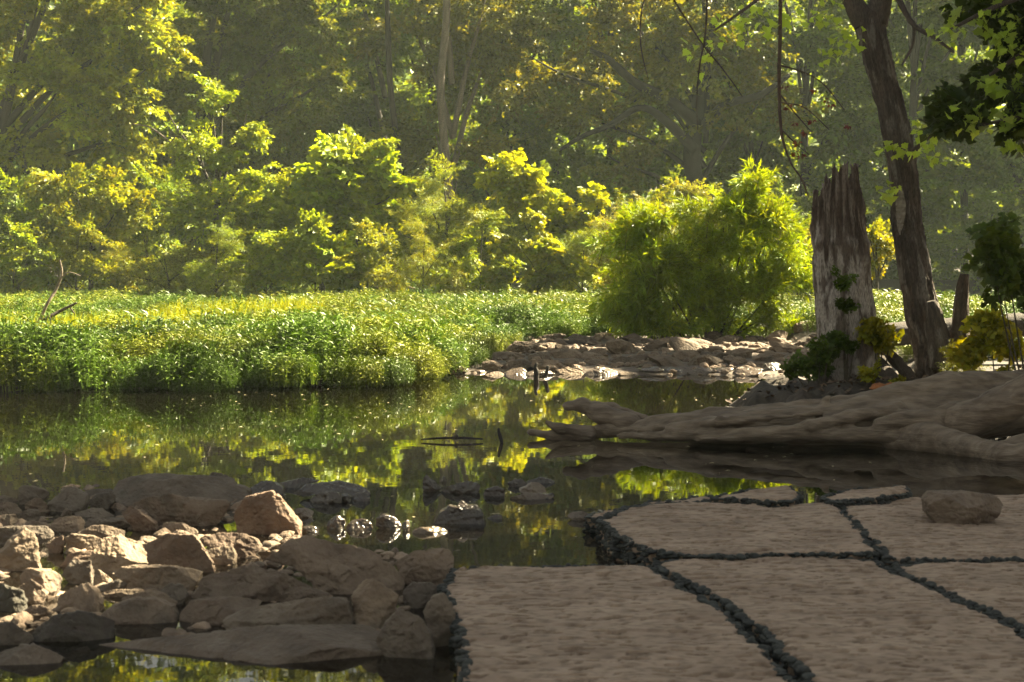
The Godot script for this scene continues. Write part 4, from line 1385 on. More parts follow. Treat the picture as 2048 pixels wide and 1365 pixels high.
# ---------------------------------------------------------------- meadow of waterside plants
func plant_clump(seed_: int, stems: int, leaf: float, wide: float, tall: float, spread: float, grassy: bool) -> ArrayMesh:
	var r := RandomNumberGenerator.new()
	r.seed = seed_
	var v := PackedVector3Array()
	var nr := PackedVector3Array()
	var idx := PackedInt32Array()
	var col := PackedColorArray()
	for k in stems:
		var p := Vector3(r.randf_range(-spread, spread), 0, r.randf_range(-spread, spread))
		var h := tall * r.randf_range(0.7, 1.15)
		var lean := Vector3(r.randf_range(-0.22, 0.22), 1, r.randf_range(-0.22, 0.22)).normalized()
		if grassy:
			for l in 5:
				var d := (lean + Vector3(r.randf_range(-0.4, 0.4), 0, r.randf_range(-0.4, 0.4))).normalized()
				var up := Vector3(r.randf_range(-1, 1), 0.1, r.randf_range(-1, 1)).normalized()
				var g := r.randf_range(0.75, 1.25)
				add_leaf(v, nr, idx, col, p, d, up, h * r.randf_range(0.7, 1.1), 0.022, Color(g, g, g))
			continue
		var f := v.size()
		for e in 2:
			for q in 3:
				var o := Vector3(cos(TAU * q / 3.0), 0, sin(TAU * q / 3.0)) * 0.004
				v.append(p + lean * h * e + o)
				nr.append(o.normalized())
				col.append(Color(0.8, 0.9, 0.9))
		for q in 3:
			idx.append_array([f + q, f + (q + 1) % 3, f + q + 3, f + (q + 1) % 3, f + (q + 1) % 3 + 3, f + q + 3])
		var yaw := r.randf() * TAU
		for node in 8:
			var t := 0.25 + 0.75 * node / 7.0
			yaw += PI * 0.5 + r.randf_range(-0.3, 0.3)
			for s in 2:
				var a := yaw + PI * s
				var pitch := r.randf_range(-0.35, 0.65) + 0.5 * (t - 0.6)
				var d := Vector3(cos(a) * cos(pitch), sin(pitch), sin(a) * cos(pitch))
				var up := (Vector3.UP + Vector3(r.randf_range(-0.5, 0.5), 0, r.randf_range(-0.5, 0.5))).normalized()
				var g := r.randf_range(0.75, 1.25)
				add_leaf(v, nr, idx, col, p + lean * h * t, d, up, leaf * r.randf_range(0.7, 1.2), wide, Color(g * r.randf_range(0.9, 1.1), g, g))
	return leaf_commit(v, nr, idx, col)

func build_meadow() -> void:
	var r := RandomNumberGenerator.new()
	r.seed = 5
	var kinds := []
	for k in 4:
		kinds.append(plant_clump(200 + k, 20, 0.088, 0.14, 0.46, 0.19, false))
	var places := [[], [], [], []]
	var tints := [[], [], [], []]
	var z := -17.4
	while z > -48.0:
		var step := 0.17 + 0.012 * (-z - 17.0)
		var half := -z * 0.36 + 1.0
		var x := -half
		while x < minf(half, 12.0):
			var p := Vector2(x + r.randf_range(-0.5, 0.5) * step, z + r.randf_range(-0.5, 0.5) * step)
			var s := maxf(signed(meadow, p), signed(right_bank, p))
			if s > -0.02 + 0.3 * n_b.get_noise_2d(p.x * 1.3, p.y * 1.3):
				var y := ground(p.x, p.y)
				var grow := (0.88 + 0.34 * n_b.get_noise_2d(p.x * 0.7, p.y * 0.7) + 0.14 * n_b.get_noise_2d(p.x * 2.6, p.y * 2.6)) * lerpf(0.72, 1.0, ramp(0.0, 0.8, s)) * r.randf_range(0.85, 1.15)
				if s < 0.25:
					y = maxf(y, 0.04)
				# the right-hand tip of the meadow is low
				grow *= lerpf(1.0, 0.62, ramp(-1.2, 0.6, p.x) * ramp(-27.0, -22.0, p.y))
				var w := r.randi() % 4
				var b := Basis.from_euler(Vector3(r.randf_range(-0.12, 0.12), r.randf() * TAU, r.randf_range(-0.12, 0.12))).scaled(Vector3(1, 1, 1) * grow * (1.0 + 0.012 * (-p.y - 17.0)) * 1.05)
				b = Basis(b.x, b.y / (1.0 + 0.012 * (-p.y - 17.0)), b.z)
				places[w].append(Transform3D(b, Vector3(p.x, y, p.y)))
				var g := 1.0 + 0.3 * n_b.get_noise_2d(p.x * 0.5 + 20.0, p.y * 0.35) + r.randf_range(-0.15, 0.15)
				var warm := ramp(-0.35, 0.35, n_b.get_noise_2d(p.x * 0.3, p.y * 0.5 + 50.0))
				var c := Color(0.075, 0.125, 0.008).lerp(Color(0.19, 0.20, 0.009), warm * 0.9)
				tints[w].append(Color(c.r * g, c.g * g, c.b * g))
			x += step
		z -= step
	for w in 4:
		copies("waterside_plants", kinds[w], M.glossy_leaf, self, places[w], tints[w]).set_meta("label", "dense green leafy waterside plants covering the far bank")
	# yellow grass along the crest
	var grass := plant_clump(260, 16, 0.1, 0.1, 0.56, 0.16, true)
	var gp := []
	var gt := []
	for k in 620:
		var px := r.randf_range(-60, 640)
		var row := 655.0 - 0.02 * px + r.randf_range(-12, 12) - (14.0 if px > 330 else 0.0)
		var q := on_level(px, row, 0.55)
		if n_b.get_noise_2d(q.x * 0.8, q.z * 0.8) > -0.1:
			gp.append(Transform3D(Basis.from_euler(Vector3(0, r.randf() * TAU, 0)).scaled(Vector3.ONE * r.randf_range(0.8, 1.2)), Vector3(q.x, ground(q.x, q.z), q.z)))
			var g := r.randf_range(0.8, 1.2)
			gt.append(Color(0.25 * g, 0.30 * g, 0.014))
	copies("grass", grass, M.leaf, self, gp, gt).set_meta("label", "band of bright yellow-green grass along the bank's crest")

# ---------------------------------------------------------------- bushes and saplings behind the meadow
func build_bushes() -> void:
	var yel := Color(0.30, 0.355, 0.025)
	var lime := Color(0.27, 0.365, 0.025)
	var mid := Color(0.17, 0.25, 0.025)
	var g := "bushes and saplings along the far edge of the meadow"
	leafy("yellow_tree", "big spreading tree with yellow-green tiers of leaves, at the far left", "tree", g, -60, 50, [[60, 60, 190, 80], [225, 95, 125, 75], [90, 215, 190, 80], [255, 30, 95, 55], [20, 320, 120, 70], [190, 290, 100, 60], [80, -110, 220, 110], [230, 180, 90, 60]], "broad", yel, {"dense": 6.5, "size": 1.0, "trunk": 0.3})
	leafy("maple_sapling", "pointed yellow-green sapling with two raised leaders left of centre", "sapling", g, 430, 45, [[425, 235, 26, 62], [482, 262, 34, 55], [405, 330, 70, 70], [490, 355, 70, 65], [430, 445, 130, 80], [352, 255, 10, 42], [530, 450, 60, 60], [440, 535, 120, 50]], "broad", lime, {"dense": 11.0, "size": 0.7})
	leafy("leafy_bush", "dark leafy bush at the left border above the meadow", "bush", g, 40, 46, [[30, 440, 80, 80], [60, 520, 100, 60], [-60, 500, 90, 90]], "broad", mid, {"dense": 11.0, "size": 0.75})
	leafy("leafy_bush", "broad sunlit bush between the left border bush and the pointed sapling", "bush", g, 180, 46, [[150, 390, 95, 60], [220, 440, 100, 65], [180, 520, 110, 55]], "broad", Color(0.26, 0.31, 0.022), {"dense": 11.0, "size": 0.75})
	leafy("willow_shrub", "low feathery shrub at the meadow edge before the pointed sapling", "bush", g, 340, 44, [[310, 510, 90, 50], [400, 530, 70, 45], [270, 555, 90, 26]], "willow", Color(0.24, 0.28, 0.04), {"dense": 13.0, "size": 0.7})
	leafy("broadleaf_sapling", "large-leaved sapling with a ragged crest at the middle left", "sapling", g, 640, 45, [[705, 320, 62, 42], [640, 375, 90, 60], [590, 455, 95, 70], [700, 440, 90, 70], [650, 535, 120, 48], [748, 300, 12, 28], [770, 400, 40, 50]], "big", lime, {"dense": 11.0, "size": 0.75})
	leafy("pale_willow", "pale feathery willow with one tall rounded top near the middle", "willow", g, 880, 46, [[888, 362, 40, 40], [868, 430, 85, 65], [955, 455, 100, 55], [880, 515, 105, 55], [1040, 480, 50, 60], [805, 470, 50, 65], [960, 530, 110, 45]], "willow", Color(0.28, 0.36, 0.06), {"dense": 14.0, "size": 0.7})
	leafy("bright_sapling", "brightest yellow sapling with large leaves right of the pale willow", "sapling", g, 1060, 47, [[1018, 362, 46, 46], [1075, 390, 68, 50], [1115, 440, 55, 55], [1130, 525, 65, 45], [1190, 415, 14, 42], [1050, 450, 75, 50], [1090, 500, 80, 50]], "big", Color(0.33, 0.40, 0.02), {"dense": 12.0, "size": 0.72})
	leafy("leafy_bush", "hazy rounded bush between the bright sapling and creekside willow", "bush", g, 1240, 43, [[1235, 470, 80, 55], [1300, 450, 70, 50], [1240, 545, 80, 45]], "willow", Color(0.27, 0.30, 0.045), {"dense": 13.0, "size": 0.7})
	leafy("leafy_bush", "small pale bush showing over the creekside willow's left shoulder", "bush", g, 1385, 44, [[1382, 398, 48, 26], [1420, 430, 60, 40], [1380, 500, 80, 70]], "fine", Color(0.24, 0.26, 0.07), {"dense": 12.0, "size": 0.7})
	leafy("leafy_bush", "rounded pale bush between the creekside willow and dead trunk", "bush", g, 1595, 42, [[1595, 462, 62, 38], [1620, 520, 70, 60]], "fine", Color(0.28, 0.29, 0.06), {"dense": 12.0, "size": 0.65})
	leafy("leafy_bush", "yellow lit bush seen between the dead trunk and living trunk", "bush", g, 1755, 37, [[1742, 480, 24, 36], [1760, 530, 40, 30], [1785, 505, 12, 16], [1725, 535, 40, 34]], "broad", Color(0.31, 0.33, 0.02), {"dense": 14.0, "size": 0.5})
	leafy("leafy_bush", "dim shrub filling the gap beneath the broad sunlit bush", "bush", g, 300, 47.5, [[300, 430, 90, 90], [260, 540, 110, 40]], "fine", mid, {"dense": 10.0, "size": 0.7})
	leafy("leafy_bush", "low dark shrub at the foot of the large-leaved sapling", "bush", g, 540, 47, [[540, 510, 90, 60], [560, 420, 70, 60]], "fine", mid, {"dense": 10.0, "size": 0.7})
	leafy("leafy_bush", "low shrub behind the bleached root at the meadow's far edge", "bush", g, 780, 48, [[760, 540, 90, 38], [840, 555, 90, 28]], "fine", Color(0.20, 0.25, 0.025), {"dense": 10.0, "size": 0.7})
	var low := "low sunlit shrubs before the saplings"
	var rows := [
		[25, "at the left border before the dark leafy bush", "broad", lime], [150, "before the broad sunlit bush", "fine", yel], [430, "below the pointed sapling", "willow", lime],
		[530, "between the pointed sapling and the large-leaved sapling", "broad", lime], [630, "below the large-leaved sapling", "big", lime], [735, "left of the pale willow", "fine", yel],
		[845, "below the pale willow's tall top", "willow", yel], [960, "between the pale willow and brightest sapling", "fine", lime], [1075, "below the brightest yellow sapling", "big", yel], [1165, "nearest the creekside willow's left edge", "willow", lime],
	]
	for e in rows:
		var x: float = e[0]
		var up := 18.0 * n_b.get_noise_2d(x * 0.37, 4.0)
		leafy("low_shrub", "low bright shrub " + e[1], "bush", low, x, 42.0 - 0.4 * sin(x), [[x - 30, 556, 60, 24], [x + 36, 552, 60, 26], [x - 28, 515 + up, 52, 36], [x + 34, 508 - up, 52, 40], [x + 6, 470 + up, 30, 30]], e[2], e[3], {"dense": 13.0, "size": 0.55, "trunk": 0.03})
	creek_willow()

func creek_willow() -> void:
	# the willow on the gravel: many upright stems with long narrow leaves
	var r := RandomNumberGenerator.new()
	r.seed = 41
	var at := on_ground(1420, 26.6)
	var o := thing("creekside_willow", at, "large willow bush with long narrow leaves on the far gravel bar", "willow bush")
	var ell := [[1510, 400, 32, 50], [1450, 450, 100, 50], [1330, 460, 75, 45], [1280, 520, 80, 60], [1400, 530, 120, 75], [1530, 500, 85, 70], [1570, 580, 62, 60], [1340, 600, 130, 60], [1480, 600, 110, 60], [1255, 600, 62, 55], [1400, 655, 120, 26], [1540, 650, 75, 30], [1300, 655, 80, 24]]
	var blobs := pixel_blobs(ell, 26.6, at, r, 0.5)
	for b in blobs:
		var c: Vector3 = b[0]
		var root := Vector3(c.x * 0.25, -0.05, c.z * 0.25)
		part("stem", tube_mesh([root, root.lerp(c, 0.55) + Vector3(0, 0.12, 0), c + Vector3(0, 0.15, 0)], [0.022, 0.014, 0.006], 7, Color(0.09, 0.075, 0.045), 4), M.far_bark, o)
	fill_crown(o, "foliage", "long", blobs, 40.0, 0.46, Color(0.235, 0.345, 0.02), M.leaf, r, 0.3)
	# the leaves that stand out along the top, one by one
	var v := PackedVector3Array()
	var nr := PackedVector3Array()
	var idx := PackedInt32Array()
	var col := PackedColorArray()
	add_leaf(v, nr, idx, col, Vector3.ZERO, Vector3.RIGHT, Vector3.UP, 1.0, 0.085, Color(0.19, 0.20, 0.016))
	var leaf := leaf_commit(v, nr, idx, col)
	var tips := []
	for k in 26:
		tips.append([r.randf_range(1210, 1610), 0.0])
	tips.append([1512.0, 345.0])
	tips.append([1495.0, 362.0])
	tips.append([1536.0, 372.0])
	for t in tips:
		var px: float = t[0]
		var py: float = t[1]
		if py == 0.0:
			py = lerpf(470.0, 412.0, ramp(1210, 1330, px)) if px < 1330 else lerpf(412.0, 400.0, ramp(1330, 1480, px)) if px < 1540 else lerpf(400.0, 480.0, ramp(1540, 1610, px))
			py += r.randf_range(-14, 22)
		var tip := at_depth(px, py, 26.6 + r.randf_range(-0.6, 0.5)) - at
		var dir := Vector3(r.randf_range(-0.3, 0.3), 1, r.randf_range(-0.3, 0.3)).normalized()
		part("shoot", tube_mesh([tip - dir * 0.45, tip - dir * 0.2, tip], [0.006, 0.004, 0.002], 5, Color(0.10, 0.10, 0.03)), M.far_bark, o)
		for k in 10:
			var l := part("leaf", leaf, M.leaf, o)
			var yaw := k * 2.4 + r.randf()
			var lean := r.randf_range(0.35, 1.1)
			var ld := (Vector3(cos(yaw), lean, sin(yaw))).normalized()
			l.transform = Transform3D(frame_to(ld, r.randf_range(-0.4, 0.4), r.randf_range(0.11, 0.17)), tip - dir * (0.42 * (k / 10.0)))

# ---------------------------------------------------------------- forest across the creek
func build_forest() -> void:
	var r := RandomNumberGenerator.new()
	r.seed = 9
	var g := "tall trees of the far forest"
	var green := Color(0.165, 0.25, 0.035)
	leafy("dark_tree", "dark green tree with a lit right edge behind the pointed sapling", "tree", g, 395, 56, [[450, 50, 130, 100], [565, 80, 120, 100], [605, 190, 90, 90], [420, 190, 110, 90], [500, -110, 180, 110], [640, 40, 80, 90], [520, 285, 120, 60], [400, 330, 100, 70]], "broad", Color(0.15, 0.19, 0.022), {"dense": 5.5, "size": 1.1, "trunk": 0.3, "stem": [[395, 590, 56, 16], [392, 420, 56, 13], [400, 250, 56, 11], [420, 60, 56, 8], [460, -120, 56, 4]]})
	# trees with trunks that show
	leafy("slender_tree", "slender pale-barked tree whose upper trunk shows above the middle", "tree", g, 915, 60, [[830, 60, 110, 90], [960, 150, 110, 90], [880, 300, 120, 80], [960, 40, 130, 100], [880, -120, 200, 120]], "fine", Color(0.20, 0.22, 0.03), {"dense": 3.6, "size": 1.3, "bark": Color(0.26, 0.22, 0.17), "stem": [[915, 590, 58, 10], [900, 400, 58, 9], [886, 260, 58, 8.5], [881, 165, 58, 8], [888, 90, 58, 8], [893, 10, 58, 7.5], [888, -120, 58, 6]]})
	leafy("slender_tree", "thin dark-stemmed tree left of the pale-barked tree", "tree", g, 770, 63, [[720, 90, 100, 90], [740, 250, 110, 90], [700, -60, 140, 100], [780, 380, 100, 80]], "fine", green, {"dense": 4.5, "size": 1.3, "stem": [[810, 590, 59, 8], [805, 400, 59, 7], [793, 280, 59, 6.5], [781, 180, 59, 6], [776, 80, 59, 6], [772, -80, 59, 4]]})
	leafy("oak_tree", "great oak with dark curved limbs in the haze right of centre", "tree", g, 1400, 62, [[1180, 240, 110, 50], [1130, 150, 120, 70], [1280, 60, 150, 70], [1420, 120, 140, 90], [1250, 330, 90, 40], [1500, 230, 120, 80], [1400, -90, 240, 110], [1330, 200, 90, 40]], "broad", Color(0.20, 0.22, 0.022), {"dense": 3.8, "size": 1.2, "bark": Color(0.05, 0.042, 0.034), "stem": [[1410, 600, 62, 26], [1402, 430, 62, 20], [1385, 330, 62, 18], [1392, 230, 62, 17], [1420, 60, 62, 12], [1440, -120, 62, 6]]})
	var oak: Node3D = get_child(get_child_count() - 1)
	for e in [
		[[1396, 250, 61.5, 13], [1340, 200, 61, 11], [1270, 165, 60.5, 9], [1220, 120, 60.5, 7], [1180, 100, 60.5, 4]],
		[[1390, 300, 61.5, 12], [1330, 240, 61, 9], [1280, 215, 60.5, 7], [1220, 250, 60.5, 6], [1170, 270, 60.5, 5], [1120, 300, 60.5, 3]],
		[[1402, 260, 61.5, 12], [1450, 210, 61, 9], [1520, 190, 60.5, 7], [1580, 150, 60.5, 4]],
	]:
		var q := pixel_path(e, oak.position)
		part("limb", tube_mesh(q[0], q[1], 10, Color(0.05, 0.042, 0.034), 6, 0.08), M.far_bark, oak)
	var names := ["hazy", "tall", "dim", "broad", "shaded", "leafy"]
	var spots := [[-140, 62], [60, 66], [250, 64], [420, 69], [560, 66], [690, 71], [860, 73], [1010, 67], [1100, 72], [1220, 68], [1330, 74], [1500, 70], [1600, 66], [1720, 72], [1820, 66], [1930, 70], [2040, 66], [2160, 70], [2300, 66], [-320, 66]]
	spots.sort_custom(func(p, q): return p[0] < q[0])
	var nth := 0
	for s in spots:
		var x: float = s[0]
		var d: float = s[1]
		var ell := []
		for k in 7:
			var y := 470.0 - 105.0 * k
			var w := r.randf_range(85, 135) * (0.85 if k > 5 else 1.0)
			ell.append([x + r.randf_range(-70, 70), y + r.randf_range(-25, 25), w, r.randf_range(52, 76)])
			if k % 2 == 0:
				ell.append([x + r.randf_range(-130, 130), y + r.randf_range(-30, 30), w * 0.7, r.randf_range(40, 60)])
		if x > 450 and x < 800:
			ell = ell.slice(0, 8)
		var side := "from the left"
		leafy("forest_tree", "%s tall tree %s in the far forest wall" % [ORDINAL[nth], side], "tree", g, x, d, ell, "fine" if nth % 3 else "broad", green * r.randf_range(0.85, 1.2), {"dense": 1.65, "size": 1.7, "trunk": r.randf_range(0.16, 0.28), "mat": M.leaf})
		nth += 1
	# understorey
	for k in 15:
		var x := -100.0 + 160.0 * k
		var d := r.randf_range(54, 59) if x < 1700 else r.randf_range(64, 66)
		leafy("understorey_bush", "%s shaded bush from the left below the forest wall" % ORDINAL[k], "bush", "shaded bushes below the forest wall", x, d, [[x, 500, 100, 55], [x + r.randf_range(-60, 60), 425 + r.randf_range(-25, 25), 80, 48], [x + r.randf_range(-80, 80), 560, 100, 34]], "fine", green * r.randf_range(0.8, 1.15), {"dense": 5.0, "size": 1.1})
	# the wooded slope behind everything
	var places := [[], []]
	var tints := [[], []]
	for k in 5200:
		var z := r.randf_range(-78, -165)
		var x := r.randf_range(-0.62, 0.62) * -z
		var p := Vector3(x, ground(x, z) + r.randf_range(0.0, 9.0), z)
		var w := k % 2
		places[w].append(Transform3D(frame_to(Vector3(r.randf_range(-1, 1), r.randf_range(-0.3, 0.5), r.randf_range(-1, 1)), 0.0, r.randf_range(2.6, 4.5)), p))
		var gg := r.randf_range(0.7, 1.3)
		tints[w].append(Color(0.165 * gg, 0.25 * gg, 0.035 * gg))
	for w in 2:
		copies("far_wood", sprays["broad%d" % w], M.leaf, self, places[w], tints[w]).set_meta("label", "unbroken wooded slope far behind the forest trees")

# ---------------------------------------------------------------- near greenery on the right
func lobed_leaves(o: Node3D, at: Vector3, list: Array, r: RandomNumberGenerator, tone: Color, lo: float, hi: float) -> void:
	# list of [px, py, depth, spread px, how many]
	var mats := []
	for k in 3:
		var m := StandardMaterial3D.new()
		m.resource_name = "lobed_leaf"
		var c: Color = tone * [0.8, 1.0, 1.25][k]
		c.a = 1.0
		m.albedo_color = c.linear_to_srgb()
		m.roughness = 0.45
		m.backlight_enabled = true
		m.backlight = Color(0.9, 1.0, 0.35)
		m.cull_mode = BaseMaterial3D.CULL_DISABLED
		mats.append(m)
	for e in list:
		for k in e[4]:
			var p := at_depth(e[0] + r.randfn() * e[3] * 0.55, e[1] + r.randfn() * e[3] * 0.4, e[2] + r.randf_range(-1, 1) * e[3] * 0.004) - at
			var l := part("leaf", leaf_meshes[r.randi() % 3], mats[r.randi() % 3], o)
			var yaw := r.randf() * TAU
			l.transform = Transform3D(frame_to(Vector3(cos(yaw), r.randf_range(-1.3, -0.1), sin(yaw)), r.randf_range(-0.8, 0.8), r.randf_range(lo, hi)), p)

func build_near_greens() -> void:
	var r := RandomNumberGenerator.new()
	r.seed = 63
	var o: Node3D = M.creek_tree
	var d := 14.6
	# leaves of the forked tree that hang into view
	lobed_leaves(o, o.position, [[1640, 20, d, 50, 26], [1560, 30, d - 0.2, 60, 26], [1480, 45, d - 0.3, 60, 22], [1420, 85, d - 0.4, 45, 16], [1380, 110, d - 0.4, 40, 10], [1690, 75, d, 30, 22], [1660, 100, d, 30, 14], [1790, 300, d + 0.4, 25, 14], [1770, 380, d + 0.4, 22, 16], [1850, 260, d, 40, 36], [1880, 235, d - 0.1, 40, 22], [1860, 310, d, 30, 16], [1950, 240, d - 0.2, 40, 16]], r, Color(0.045, 0.078, 0.01), 0.06, 0.105)
	var e := pixel_path([[1812, 330, 15.2, 8], [1840, 290, 14.8, 5], [1890, 255, 14.5, 4], [1960, 235, 14.3, 3], [2060, 225, 14.2, 3]], o.position)
	part("limb", tube_mesh(e[0], e[1], 8, Color(0.09, 0.07, 0.055), 5), M.bark, o)
	var over := []
	for q in [[6.2, 5.2, -16.2, 1.0], [6.9, 6.0, -16.4, 1.1], [5.6, 4.9, -15.8, 0.7], [7.3, 6.6, -17.0, 1.0], [5.2, 6.2, -15.9, 0.8]]:
		over.append([Vector3(q[0], q[1], q[2]) - o.position, Vector3(q[3], q[3] * 0.8, q[3])])
	fill_crown(o, "crown", "big", over, 18.0, 0.75, Color(0.05, 0.08, 0.012), M.leaf, r)
	# hanging bare vine with withered tufts
	var at := at_depth(1560, 0, 14.2)
	at.y = 0.0
	var vine := thing("hanging_vine", at_depth(1560, -60, 14.2), "bare hanging vine with withered reddish tufts, left of the trunks", "vine")
	for s in [
		["stem", [[1562, -60, 14.2, 4.5], [1561, 60, 14.2, 4], [1559, 160, 14.2, 4], [1563, 260, 14.2, 3], [1580, 320, 14.2, 2], [1605, 360, 14.2, 1.6], [1618, 395, 14.2, 1]]],
		["twig", [[1560, 130, 14.2, 2], [1610, 145, 14.2, 1.6], [1650, 170, 14.2, 1.3], [1690, 220, 14.2, 0.9]]],
		["twig", [[1562, 190, 14.2, 1.8], [1590, 225, 14.2, 1.3], [1625, 265, 14.2, 1]]],
		["twig", [[1562, 205, 14.2, 1.5], [1610, 215, 14.2, 1.2], [1660, 260, 14.2, 0.8]]],
		["twig", [[1565, 260, 14.2, 1.5], [1590, 285, 14.2, 1.2], [1620, 310, 14.2, 0.8]]],
	]:
		e = pixel_path(s[1], vine.position)
		part(s[0], tube_mesh(e[0], e[1], 7, Color(0.14, 0.095, 0.06), 6, 0.1), M.bark, vine)
	for p in [[1577, 215], [1590, 245], [1612, 265], [1597, 285], [1592, 305], [1630, 178], [1655, 200], [1662, 208], [1697, 250], [1625, 240], [1602, 310], [1570, 175]]:
		var v := PackedVector3Array()
		var nr := PackedVector3Array()
		var idx := PackedInt32Array()
		var col := PackedColorArray()
		for k in 9:
			var dir := Vector3(r.randf_range(-1, 1), r.randf_range(-1.2, 0.3), r.randf_range(-1, 1)).normalized()
			add_leaf(v, nr, idx, col, dir * 0.01, dir, Vector3(r.randf(), r.randf(), r.randf()).normalized(), r.randf_range(0.03, 0.06), 0.3, Color(0.16, 0.05, 0.035) * r.randf_range(0.6, 1.3))
		part("withered_tuft", leaf_commit(v, nr, idx, col), M.leaf, vine, at_depth(p[0], p[1], 14.2) - vine.position)
	for s in [
		["second hanging twig left of the reddish-tufted vine", [[1415, -40, 14, 2.2], [1412, 60, 14, 2], [1400, 130, 14, 1.6], [1394, 200, 14, 1.2], [1396, 260, 14, 0.8]]],
		["thin slanting twig crossing the haze beneath the leaves at the top", [[1330, -30, 14, 1.6], [1400, 80, 14, 1.8], [1440, 130, 14, 1.5], [1470, 170, 14, 1.2], [1486, 195, 14, 0.8]]],
		["long bowed twig hanging above the haze, farthest left of its kind", [[1300, -30, 14, 1.6], [1284, 20, 14, 1.6], [1282, 90, 14, 1.4], [1296, 155, 14, 0.8]]],
	]:
		at = at_depth(s[1][0][0], s[1][0][1], 14.0)
		e = pixel_path(s[1], at)
		tag(part("hanging_twig", tube_mesh(e[0], e[1], 7, Color(0.10, 0.075, 0.05), 6, 0.1), M.bark, self, at), s[0], "twig", "bare twigs hanging from above")
	# leafy boughs reaching in from a tree past the right border
	at = on_ground(2330, 13.4)
	var maple := thing("maple_tree", at, "tree past the right border whose dark leafy boughs hang into view", "tree")
	var bark := Color(0.10, 0.08, 0.065)
	part("trunk", tube_mesh([Vector3(0, -0.2, 0), Vector3(0.1, 2.0, 0), Vector3(0.0, 4.0, 0.1), Vector3(0.2, 5.5, 0)], [0.26, 0.19, 0.14, 0.05], 20, bark, 10, 0.12), M.bark, maple)
	for s in [
		[[2330, 60, 13.4, 14], [2200, 60, 13.3, 9], [2080, 90, 13.2, 6], [1980, 150, 13.2, 3]],
		[[2330, 160, 13.4, 12], [2180, 190, 13.3, 8], [2060, 230, 13.2, 5], [1960, 250, 13.3, 3]],
		[[2330, -60, 13.4, 12], [2150, -40, 13.3, 8], [2000, 10, 13.2, 5], [1900, 60, 13.2, 3]],
	]:
		e = pixel_path(s, at)
		part("limb", tube_mesh(e[0], e[1], 10, bark, 6, 0.1), M.bark, maple)
	lobed_leaves(maple, at, [[2010, 20, 13.2, 60, 40], [2030, 90, 13.2, 50, 40], [2000, 170, 13.2, 40, 30], [2035, 230, 13.2, 40, 40], [1945, 235, 13.2, 40, 24], [1930, 40, 13.2, 40, 16], [1900, 65, 13.1, 30, 12], [2030, 290, 13.2, 25, 14], [2085, 60, 13.4, 60, 40], [2090, 190, 13.4, 60, 40]], r, Color(0.045, 0.075, 0.011), 0.065, 0.115)
	var blobs := []
	for q in [[0.2, 4.7, -0.6, 0.9], [0.9, 5.0, -0.9, 1.0], [-0.5, 4.5, -0.2, 0.8], [0.3, 5.3, 0.3, 0.9]]:
		blobs.append([Vector3(q[0], q[1], q[2]), Vector3.ONE * q[3]])
	fill_crown(maple, "crown", "big", blobs, 18.0, 0.8, Color(0.045, 0.075, 0.011), M.leaf, r)
	var hang := pixel_blobs([[2040, 40, 55, 50], [2050, 130, 50, 45], [2045, 225, 45, 40], [1985, 30, 40, 30], [1960, 240, 45, 22], [1895, 255, 34, 24], [2005, 175, 36, 36]], 13.5, at, r, 0.8)
	fill_crown(maple, "bough_foliage", "big", hang, 34.0, 0.36, Color(0.045, 0.075, 0.011), M.leaf, r)
	# dark shrub at the right border, the yellow shrub below it and small plants round the trunks
	near_bush("dark_shrub", "dark leafy shrub at the right border above the fallen log", [[2010, 480, 50, 45], [2045, 540, 60, 60], [1985, 520, 45, 30], [2070, 600, 60, 50], [2005, 575, 34, 26]], 13.0, 2110, "big", Color(0.075, 0.12, 0.015), 11.0, 0.30, r)
	near_bush("yellow_shrub", "sunlit yellow-green shrub at the right border behind the log", [[1985, 690, 45, 40], [2025, 660, 50, 50], [2050, 720, 60, 45], [1960, 735, 40, 26], [2010, 740, 50, 26]], 13.9, 2010, "big", Color(0.33, 0.34, 0.018), 15.0, 0.24, r)
	near_bush("creeper", "ivy-like creeper climbing the front of the dead trunk", [[1688, 580, 9, 26], [1698, 625, 16, 28], [1692, 670, 14, 28], [1708, 700, 16, 20]], 14.6, 1695, "big", Color(0.07, 0.125, 0.015), 40.0, 0.15, r)
	near_bush("low_plant", "low green plant hanging over the water left of the dead trunk", [[1640, 720, 30, 22], [1605, 735, 30, 16], [1660, 690, 20, 26], [1585, 740, 16, 10]], 14.5, 1640, "big", Color(0.08, 0.135, 0.015), 26.0, 0.20, r)
	near_bush("low_plant", "leafy plant lit yellow at the right foot of the dead trunk", [[1765, 655, 24, 28], [1780, 680, 22, 18], [1750, 690, 20, 22]], 14.8, 1765, "big", Color(0.28, 0.29, 0.016), 26.0, 0.24, r)
	near_bush("low_plant", "tiny yellow weed beside the orange stone", [[1800, 765, 14, 10], [1745, 755, 12, 8]], 14.1, 1800, "big", Color(0.28, 0.29, 0.012), 50.0, 0.15, r)
	near_bush("low_plant", "grassy weeds at the living trunk's right foot", [[1930, 740, 24, 26], [1900, 700, 14, 30]], 14.6, 1920, "willow", Color(0.12, 0.14, 0.015), 110.0, 0.22, r)

func near_bush(called: String, label: String, ell: Array, depth: float, base_px: float, kind: String, tone: Color, dense: float, size: float, r: RandomNumberGenerator) -> void:
	var at := on_ground(base_px, depth)
	var o := thing(called, at, label, "plant" if called == "low_plant" else "creeper" if called == "creeper" else "shrub")
	var blobs := pixel_blobs(ell, depth, at, r, 0.8)
	for b in blobs:
		var c: Vector3 = b[0]
		part("stem", tube_mesh([Vector3(c.x * 0.3, -0.05, c.z * 0.3), Vector3(c.x * 0.7, c.y * 0.5, c.z * 0.7), c], [0.012, 0.008, 0.003], 6, Color(0.08, 0.07, 0.04), 3), M.far_bark, o)
	fill_crown(o, "foliage", kind, blobs, dense, size, tone, M.leaf, r, 0.3)

